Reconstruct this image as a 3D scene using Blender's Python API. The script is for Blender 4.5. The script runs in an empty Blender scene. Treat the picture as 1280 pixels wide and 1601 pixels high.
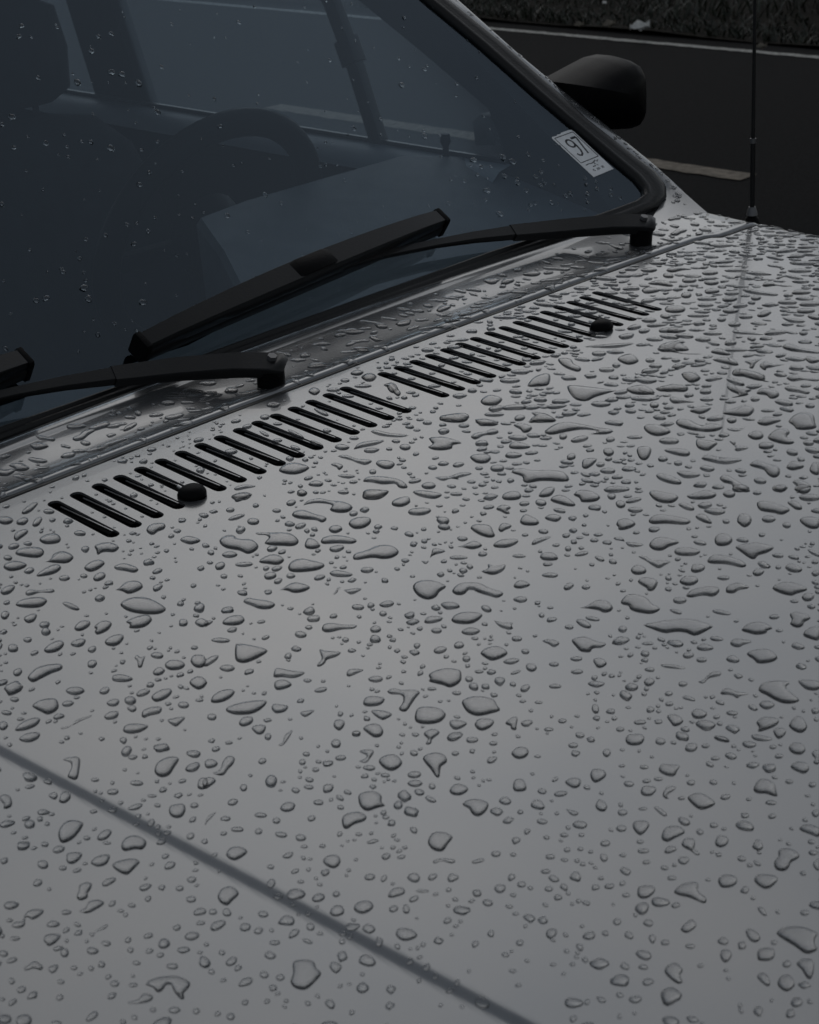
import bpy, bmesh, math, random
import numpy as np
from mathutils import Vector, Matrix
from mathutils.geometry import delaunay_2d_cdt

random.seed(7)
rng = np.random.default_rng(7)
R = math.radians
scene = bpy.context.scene
col = scene.collection

# ------------------------------------------------------------------ camera
FPX, PW, PH = 2500.0, 1280.0, 1601.0
CAM = np.array([-1.1113, -1.237, .6069])
def _basis(yaw, pitch, roll):
    cy, sy, cp, sp = math.cos(yaw), math.sin(yaw), math.cos(pitch), math.sin(pitch)
    w = np.array([sy*cp, cy*cp, -sp]); r = np.array([cy, -sy, 0.]); u = np.cross(r, w)
    c, s = math.cos(roll), math.sin(roll)
    return c*r + s*u, -s*r + c*u, w
CR, CU, CW = _basis(.7593, .4342, -.0587)
cd = bpy.data.cameras.new('camera'); cam = bpy.data.objects.new('camera', cd); col.objects.link(cam)
cam.matrix_world = Matrix([[CR[0], CU[0], -CW[0], CAM[0]], [CR[1], CU[1], -CW[1], CAM[1]],
                           [CR[2], CU[2], -CW[2], CAM[2]], [0, 0, 0, 1]])
cd.sensor_fit = 'VERTICAL'; cd.sensor_height = 36.0; cd.lens = 36.0*FPX/PH
cd.clip_start = .05; cd.clip_end = 500
cd.dof.use_dof = True; cd.dof.focus_distance = 1.75; cd.dof.aperture_fstop = 18
scene.camera = cam

# ------------------------------------------------------------------ sky and sun (overcast, light from behind the car)
SUN_AZ, SUN_EL = R(43), R(36)          # azimuth from +Y towards +X
w = bpy.data.worlds.new('World'); scene.world = w; w.use_nodes = True
nt = w.node_tree; nt.nodes.clear()
N = nt.nodes.new
out = N('ShaderNodeOutputWorld'); bg = N('ShaderNodeBackground'); sky = N('ShaderNodeTexSky')
sky.sky_type = 'NISHITA'; sky.sun_disc = False; sky.sun_elevation = SUN_EL; sky.sun_rotation = SUN_AZ
sky.air_density = 1.0; sky.dust_density = 1.2; sky.ozone_density = 1.0
hs = N('ShaderNodeHueSaturation'); hs.inputs['Saturation'].default_value = .34
tc = N('ShaderNodeTexCoord'); nz = N('ShaderNodeTexNoise'); nz.inputs['Scale'].default_value = 1.6
nz.inputs['Detail'].default_value = 4; nz.inputs['Roughness'].default_value = .5
cr = N('ShaderNodeValToRGB'); cr.color_ramp.elements[0].position = .3; cr.color_ramp.elements[1].position = .72
cr.color_ramp.elements[0].color = (.72, .76, .82, 1); cr.color_ramp.elements[1].color = (1.18, 1.17, 1.15, 1)
mx = N('ShaderNodeMix'); mx.data_type = 'RGBA'; mx.blend_type = 'MULTIPLY'; mx.inputs[0].default_value = 1
L = nt.links.new
L(sky.outputs[0], hs.inputs['Color']); L(tc.outputs['Generated'], nz.inputs['Vector']); L(nz.outputs[0], cr.inputs[0])
oc = N('ShaderNodeMix'); oc.data_type = 'RGBA'; oc.inputs[0].default_value = .5; oc.inputs[7].default_value = (3.5, 3.72, 3.84, 1)   # overcast veil
L(hs.outputs[0], oc.inputs[6]); L(oc.outputs[2], mx.inputs[6]); L(cr.outputs[0], mx.inputs[7]); L(mx.outputs[2], bg.inputs['Color'])
bg.inputs['Strength'].default_value = .15
L(bg.outputs[0], out.inputs['Surface'])
sd = bpy.data.lights.new('sun', 'SUN'); sun = bpy.data.objects.new('sun', sd); col.objects.link(sun)
sd.energy = .5; sd.angle = R(50); sd.color = (1, .975, .94)
sdir = Vector((math.sin(SUN_AZ)*math.cos(SUN_EL), math.cos(SUN_AZ)*math.cos(SUN_EL), math.sin(SUN_EL)))
sun.rotation_euler = sdir.to_track_quat('Z', 'Y').to_euler(); sun.location = (0, 0, 20)
scene.view_settings.view_transform = 'Standard'; scene.view_settings.look = 'None'
scene.view_settings.gamma = 1; scene.view_settings.use_curve_mapping = False
scene.view_settings.exposure = -1.2
scene.render.engine = 'CYCLES'
scene.cycles.max_bounces = 10; scene.cycles.transmission_bounces = 8; scene.cycles.transparent_max_bounces = 12
scene.cycles.sample_clamp_indirect = 6

# ------------------------------------------------------------------ helpers
def ray(px, py): return CW + CR*((px-640)/FPX) - CU*((py-800.5)/FPX)
def onplane(px, py, n, d):
    n = np.array(n, float); D = ray(px, py); return CAM + D*((d-n@CAM)/(n@D))
def project(P):
    d = np.asarray(P) - CAM; z = d @ CW
    return np.stack([640+FPX*(d@CR)/z, 800.5-FPX*(d@CU)/z], -1)

def tag(o, label=None, cat=None, group=None, kind=None):
    if label: o['label'] = label
    if cat: o['category'] = cat
    if group: o['group'] = group
    if kind: o['kind'] = kind
    return o
def empty(name, loc, label, cat, group=None):
    o = bpy.data.objects.new(name, None); col.objects.link(o); o.location = loc; o.empty_display_size = .1
    return tag(o, label, cat, group)
def mesh_of(name, V, F, mat=None, smooth=False, normals=None):
    m = bpy.data.meshes.new(name)
    m.from_pydata([tuple(float(c) for c in v) for v in V], [], [tuple(int(i) for i in f) for f in F]); m.update()
    if mat: m.materials.append(mat)
    if smooth: m.polygons.foreach_set('use_smooth', [True]*len(m.polygons))
    if normals is not None: m.normals_split_custom_set_from_vertices([tuple(n) for n in normals])
    return m
def origin_of(p):
    o = Vector((0, 0, 0))
    while p is not None:
        o += p.location; p = p.parent
    return o
def link(name, m, parent=None, **k):
    """geometry is written in world coordinates; a child is shifted back by its parent's place"""
    o = bpy.data.objects.new(name, m); col.objects.link(o)
    if parent is not None:
        o.parent = parent; o.location = -origin_of(parent)
    return tag(o, **k)
def obj(name, V, F, mat, parent=None, smooth=False, normals=None, bevel=0, **k):
    m = mesh_of(name, V, F, mat, smooth, normals)
    if bevel:
        b = bmesh.new(); b.from_mesh(m)
        bmesh.ops.bevel(b, geom=b.edges[:], offset=bevel, segments=2, affect='EDGES', profile=.6, clamp_overlap=True)
        b.to_mesh(m); b.free()
        m.polygons.foreach_set('use_smooth', [True]*len(m.polygons)); m.set_sharp_from_angle(angle=R(40))
    return link(name, m, parent, **k)
class MB:
    def __init__(s): s.V = []; s.F = []
    def add(s, V, F):
        n = len(s.V); s.V += [tuple(map(float, v)) for v in V]; s.F += [tuple(i+n for i in f) for f in F]; return s
    def box(s, x0, y0, z0, x1, y1, z1):
        return s.add([(x0,y0,z0),(x1,y0,z0),(x1,y1,z0),(x0,y1,z0),(x0,y0,z1),(x1,y0,z1),(x1,y1,z1),(x0,y1,z1)],
                     [(3,2,1,0),(4,5,6,7),(0,1,5,4),(1,2,6,5),(2,3,7,6),(3,0,4,7)])
    def bar(s, pts, widths, heights, up):
        """a run of rectangular sections"""
        P = [np.array(p, float) for p in pts]; up = np.array(up, float); V = []; F = []
        for i, p in enumerate(P):
            t = P[min(i+1, len(P)-1)] - P[max(i-1, 0)]; t /= np.linalg.norm(t)
            sd_ = np.cross(t, up); sd_ /= np.linalg.norm(sd_); u = np.cross(sd_, t)
            a, b = widths[i]/2, heights[i]/2
            for sx, sy in ((-1,-.9),(-.92,-1),(.92,-1),(1,-.9),(1,.75),(.88,1),(-.88,1),(-1,.75)): V.append(p + sd_*a*sx + u*b*sy)
        k = 8
        for i in range(len(P)-1):
            for j in range(k): F.append((i*k+j, i*k+(j+1)%k, (i+1)*k+(j+1)%k, (i+1)*k+j))
        F.append(tuple(range(k-1, -1, -1))); F.append(tuple((len(P)-1)*k+j for j in range(k)))
        return s.add(V, F)
    def tube(s, pts, r, n=10, closed=False):
        P = [np.array(p, float) for p in pts]; rr = r if hasattr(r, '__len__') else [r]*len(P); V = []; F = []
        m = len(P); ref = None
        for i, p in enumerate(P):
            if closed: t = P[(i+1)%m]-P[i-1]
            else: t = P[min(i+1, m-1)]-P[max(i-1, 0)]
            t /= np.linalg.norm(t)
            if ref is None: ref = np.cross(t, (0,0,1.)) if abs(t[2]) < .9 else np.cross(t, (1.,0,0))
            ref = ref - t*(ref@t); ref /= np.linalg.norm(ref); b = np.cross(t, ref)
            for j in range(n):
                a = 2*math.pi*j/n; V.append(p + rr[i]*(math.cos(a)*ref + math.sin(a)*b))
        for i in range(m if closed else m-1):
            i2 = (i+1) % m
            for j in range(n): F.append((i*n+j, i*n+(j+1)%n, i2*n+(j+1)%n, i2*n+j))
        if not closed: F.append(tuple(range(n-1,-1,-1))); F.append(tuple((m-1)*n+j for j in range(n)))
        return s.add(V, F)
    def prism(s, outline, offset):
        """outline (3-D points) pushed along a vector"""
        n = len(outline); off = np.array(offset, float)
        V = [np.array(p, float) for p in outline]; V += [v+off for v in V]
        return s.add(V, [tuple(range(n-1,-1,-1)), tuple(range(n, 2*n))] + [(i,(i+1)%n,n+(i+1)%n,n+i) for i in range(n)])
    def build(s, name, mat, parent=None, smooth=False, bevel=0, **k):
        o = obj(name, s.V, s.F, mat, parent, smooth=smooth, bevel=bevel, **k)
        if len(s.F) < 4000:
            b = bmesh.new(); b.from_mesh(o.data); bmesh.ops.recalc_face_normals(b, faces=b.faces[:]); b.to_mesh(o.data); b.free()
        if smooth and not bevel: o.data.set_sharp_from_angle(angle=R(45))
        return o
def grid_mesh(rows):
    """rows of 3-D points -> verts, quads"""
    n = len(rows[0]); V = [p for r in rows for p in r]
    return V, [(i*n+j, i*n+j+1, (i+1)*n+j+1, (i+1)*n+j) for i in range(len(rows)-1) for j in range(n-1)]
def smoothstep(t):
    t = np.clip(t, 0, 1); return t*t*(3-2*t)
def spline(pts, m, closed=True):
    """Catmull-Rom, m points evenly spread"""
    P = np.asarray(pts, float); n = len(P); out = []
    seg = n if closed else n-1
    for i in range(seg):
        a, b, c, d = (P[(i-1)%n], P[i], P[(i+1)%n], P[(i+2)%n]) if closed else (P[max(i-1,0)], P[i], P[i+1], P[min(i+2,n-1)])
        for t in np.linspace(0, 1, 8, endpoint=False):
            out.append(.5*((2*b)+(-a+c)*t+(2*a-5*b+4*c-d)*t*t+(-a+3*b-3*c+d)*t**3))
    if not closed: out.append(P[-1])
    Q = np.array(out); Qc = np.vstack([Q, Q[:1]]) if closed else Q
    s = np.r_[0, np.cumsum(np.linalg.norm(np.diff(Qc, axis=0), axis=1))]
    u = np.linspace(0, s[-1], m, endpoint=not closed)
    return np.stack([np.interp(u, s, Qc[:, k]) for k in range(Qc.shape[1])], -1)

# ------------------------------------------------------------------ materials
def new_mat(name):
    m = bpy.data.materials.new(name); m.use_nodes = True
    return m, m.node_tree, m.node_tree.nodes['Principled BSDF']
def simple(name, colr, rough=.6, metal=0, spec=.5, bump=0, bscale=200, coat=0, vary=0, vscale=20):
    m, t, p = new_mat(name)
    p.inputs['Base Color'].default_value = (*colr, 1); p.inputs['Roughness'].default_value = rough
    p.inputs['Metallic'].default_value = metal; p.inputs['Specular IOR Level'].default_value = spec
    p.inputs['Coat Weight'].default_value = coat
    tcn = t.nodes.new('ShaderNodeTexCoord')
    if vary:
        n = t.nodes.new('ShaderNodeTexNoise'); n.inputs['Scale'].default_value = vscale; n.inputs['Detail'].default_value = 6
        r = t.nodes.new('ShaderNodeValToRGB')
        r.color_ramp.elements[0].position = .3; r.color_ramp.elements[1].position = .7
        r.color_ramp.elements[0].color = tuple(c*(1-vary) for c in colr)+(1,); r.color_ramp.elements[1].color = tuple(min(1, c*(1+vary)) for c in colr)+(1,)
        t.links.new(tcn.outputs['Object'], n.inputs['Vector']); t.links.new(n.outputs[0], r.inputs[0]); t.links.new(r.outputs[0], p.inputs['Base Color'])
    if bump:
        n = t.nodes.new('ShaderNodeTexNoise'); n.inputs['Scale'].default_value = bscale; n.inputs['Detail'].default_value = 4
        b = t.nodes.new('ShaderNodeBump'); b.inputs['Strength'].default_value = bump; b.inputs['Distance'].default_value = .002
        t.links.new(tcn.outputs['Object'], n.inputs['Vector']); t.links.new(n.outputs[0], b.inputs['Height']); t.links.new(b.outputs[0], p.inputs['Normal'])
    return m
def paint_mat():
    m, t, p = new_mat('silver_paint')
    p.inputs['Metallic'].default_value = .7; p.inputs['Roughness'].default_value = .34
    p.inputs['Coat Weight'].default_value = .6; p.inputs['Coat Roughness'].default_value = .03; p.inputs['Coat IOR'].default_value = 1.5
    tcn = t.nodes.new('ShaderNodeTexCoord')
    n = t.nodes.new('ShaderNodeTexNoise'); n.inputs['Scale'].default_value = 7; n.inputs['Detail'].default_value = 7
    r = t.nodes.new('ShaderNodeValToRGB'); r.color_ramp.elements[0].position = .3; r.color_ramp.elements[1].position = .7
    r.color_ramp.elements[0].color = (.212, .222, .234, 1); r.color_ramp.elements[1].color = (.238, .242, .247, 1)
    t.links.new(tcn.outputs['Object'], n.inputs['Vector']); t.links.new(n.outputs[0], r.inputs[0]); t.links.new(r.outputs[0], p.inputs['Base Color'])
    n2 = t.nodes.new('ShaderNodeTexNoise'); n2.inputs['Scale'].default_value = 900; n2.inputs['Detail'].default_value = 2
    mr = t.nodes.new('ShaderNodeMapRange'); mr.inputs['To Min'].default_value = .20; mr.inputs['To Max'].default_value = .27
    t.links.new(tcn.outputs['Object'], n2.inputs['Vector']); t.links.new(n2.outputs[0], mr.inputs[0]); t.links.new(mr.outputs[0], p.inputs['Roughness'])
    return m
def brighten_pane(t, x, o, lift):
    """translucent share added to brighten the panes"""
    tr = t.nodes.new('ShaderNodeBsdfTranslucent'); tr.inputs[0].default_value = (.75, .84, .92, 1)
    y = t.nodes.new('ShaderNodeMixShader'); y.inputs[0].default_value = lift
    t.links.new(x.outputs[0], y.inputs[1]); t.links.new(tr.outputs[0], y.inputs[2]); t.links.new(y.outputs[0], o.inputs[0])
def glass_mat(name, tint, ior=1.5, lift=0):
    m = bpy.data.materials.new(name); m.use_nodes = True; t = m.node_tree; t.nodes.clear()
    o = t.nodes.new('ShaderNodeOutputMaterial'); a = t.nodes.new('ShaderNodeBsdfTransparent'); g = t.nodes.new('ShaderNodeBsdfGlossy')
    f = t.nodes.new('ShaderNodeFresnel'); x = t.nodes.new('ShaderNodeMixShader')
    f.inputs[0].default_value = ior; a.inputs[0].default_value = (*tint, 1); g.inputs['Roughness'].default_value = .004
    g.inputs[0].default_value = (.72, .86, 1, 1)
    ge = t.nodes.new('ShaderNodeNewGeometry'); mm = t.nodes.new('ShaderNodeMath'); mm.operation = 'SUBTRACT'; mm.use_clamp = True   # only the outer face mirrors
    t.links.new(f.outputs[0], mm.inputs[0]); t.links.new(ge.outputs['Backfacing'], mm.inputs[1]); t.links.new(mm.outputs[0], x.inputs[0]); t.links.new(a.outputs[0], x.inputs[1]); t.links.new(g.outputs[0], x.inputs[2]); (t.links.new(x.outputs[0], o.inputs[0]) if not lift else brighten_pane(t, x, o, lift))
    return m
def water_mat():
    m, t, p = new_mat('water')
    p.inputs['Base Color'].default_value = (1, 1, 1, 1); p.inputs['Roughness'].default_value = 0
    p.inputs['IOR'].default_value = 1.333; p.inputs['Transmission Weight'].default_value = 1
    return m
PAINT = paint_mat(); WATER = water_mat()
GLASS = glass_mat('windscreen_glass', (.80, .86, .90), 1.80); SIDE_GLASS = glass_mat('side_glass', (.9, .93, .95), lift=.07)
RUBBER = simple('black_rubber', (.011, .011, .0115), .36, spec=.3, bump=.25, bscale=300)
BLACK = simple('black_satin_metal', (.006, .006, .0065), .42, coat=.35, spec=.22, bump=.15, bscale=400)
PLASTIC = simple('black_plastic', (.0035, .0035, .004), .5, spec=.08, bump=.2, bscale=500)
DARK = simple('dark_cavity', (.006, .006, .006), .8, spec=.2, vary=.6, vscale=30)
DASH = simple('dashboard_vinyl', (.085, .092, .10), .55, bump=.5, bscale=600, vary=.15)
TRIM = simple('grey_vinyl_trim', (.20, .215, .23), .5, bump=.4, bscale=500)
CLOTH = simple('dark_seat_cloth', (.022, .023, .025), .9, spec=.2, bump=.6, bscale=700, vary=.3)
CARPET = simple('dark_carpet', (.012, .012, .013), .95, spec=.1, bump=.8, bscale=500)
DULL = simple('dull_grey_metal', (.16, .16, .165), .45, metal=.8)
STEEL = simple('bright_steel', (.55, .55, .55), .25, metal=1)
ASPHALT = simple('wet_asphalt', (.0085, .0085, .009), .9, spec=.06, bump=1.0, bscale=160, vary=.35, vscale=60)
PAPER = simple('sticker_paper', (.8, .82, .84), .7, vary=.08, vscale=60)
INK = simple('black_ink', (.012, .014, .02), .6)
WHITE_LINE = simple('worn_white_road_paint', (.30, .30, .28), .7, spec=.25, vary=.5, vscale=40, bump=.5, bscale=200)
OCHRE_LINE = simple('worn_cream_road_paint', (.16, .135, .105), .75, spec=.2, vary=.45, vscale=25, bump=.5, bscale=200)
SOIL = simple('dark_soil', (.016, .014, .011), .95, spec=.1, bump=1, bscale=60, vary=.5, vscale=12)
TYRE = simple('tyre_rubber', (.015, .015, .015), .8)
LITTER = simple('white_wrapper', (.6, .6, .58), .6, vary=.2, vscale=50)
LEAF = simple('dry_leaf', (.16, .14, .11), .6, vary=.3, vscale=40)
def grass_mat():
    m, t, p = new_mat('grass_blades')
    p.inputs['Roughness'].default_value = .45; p.inputs['Specular IOR Level'].default_value = .5
    g = t.nodes.new('ShaderNodeTexCoord'); n = t.nodes.new('ShaderNodeTexNoise'); n.inputs['Scale'].default_value = 9
    r = t.nodes.new('ShaderNodeValToRGB'); r.color_ramp.elements[0].color = (.004, .007, .003, 1); r.color_ramp.elements[1].color = (.022, .03, .015, 1)
    r.color_ramp.elements[0].position = .35; r.color_ramp.elements[1].position = .7
    t.links.new(g.outputs['Object'], n.inputs['Vector']); t.links.new(n.outputs[0], r.inputs[0]); t.links.new(r.outputs[0], p.inputs['Base Color'])
    return m
GRASS = grass_mat()
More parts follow.
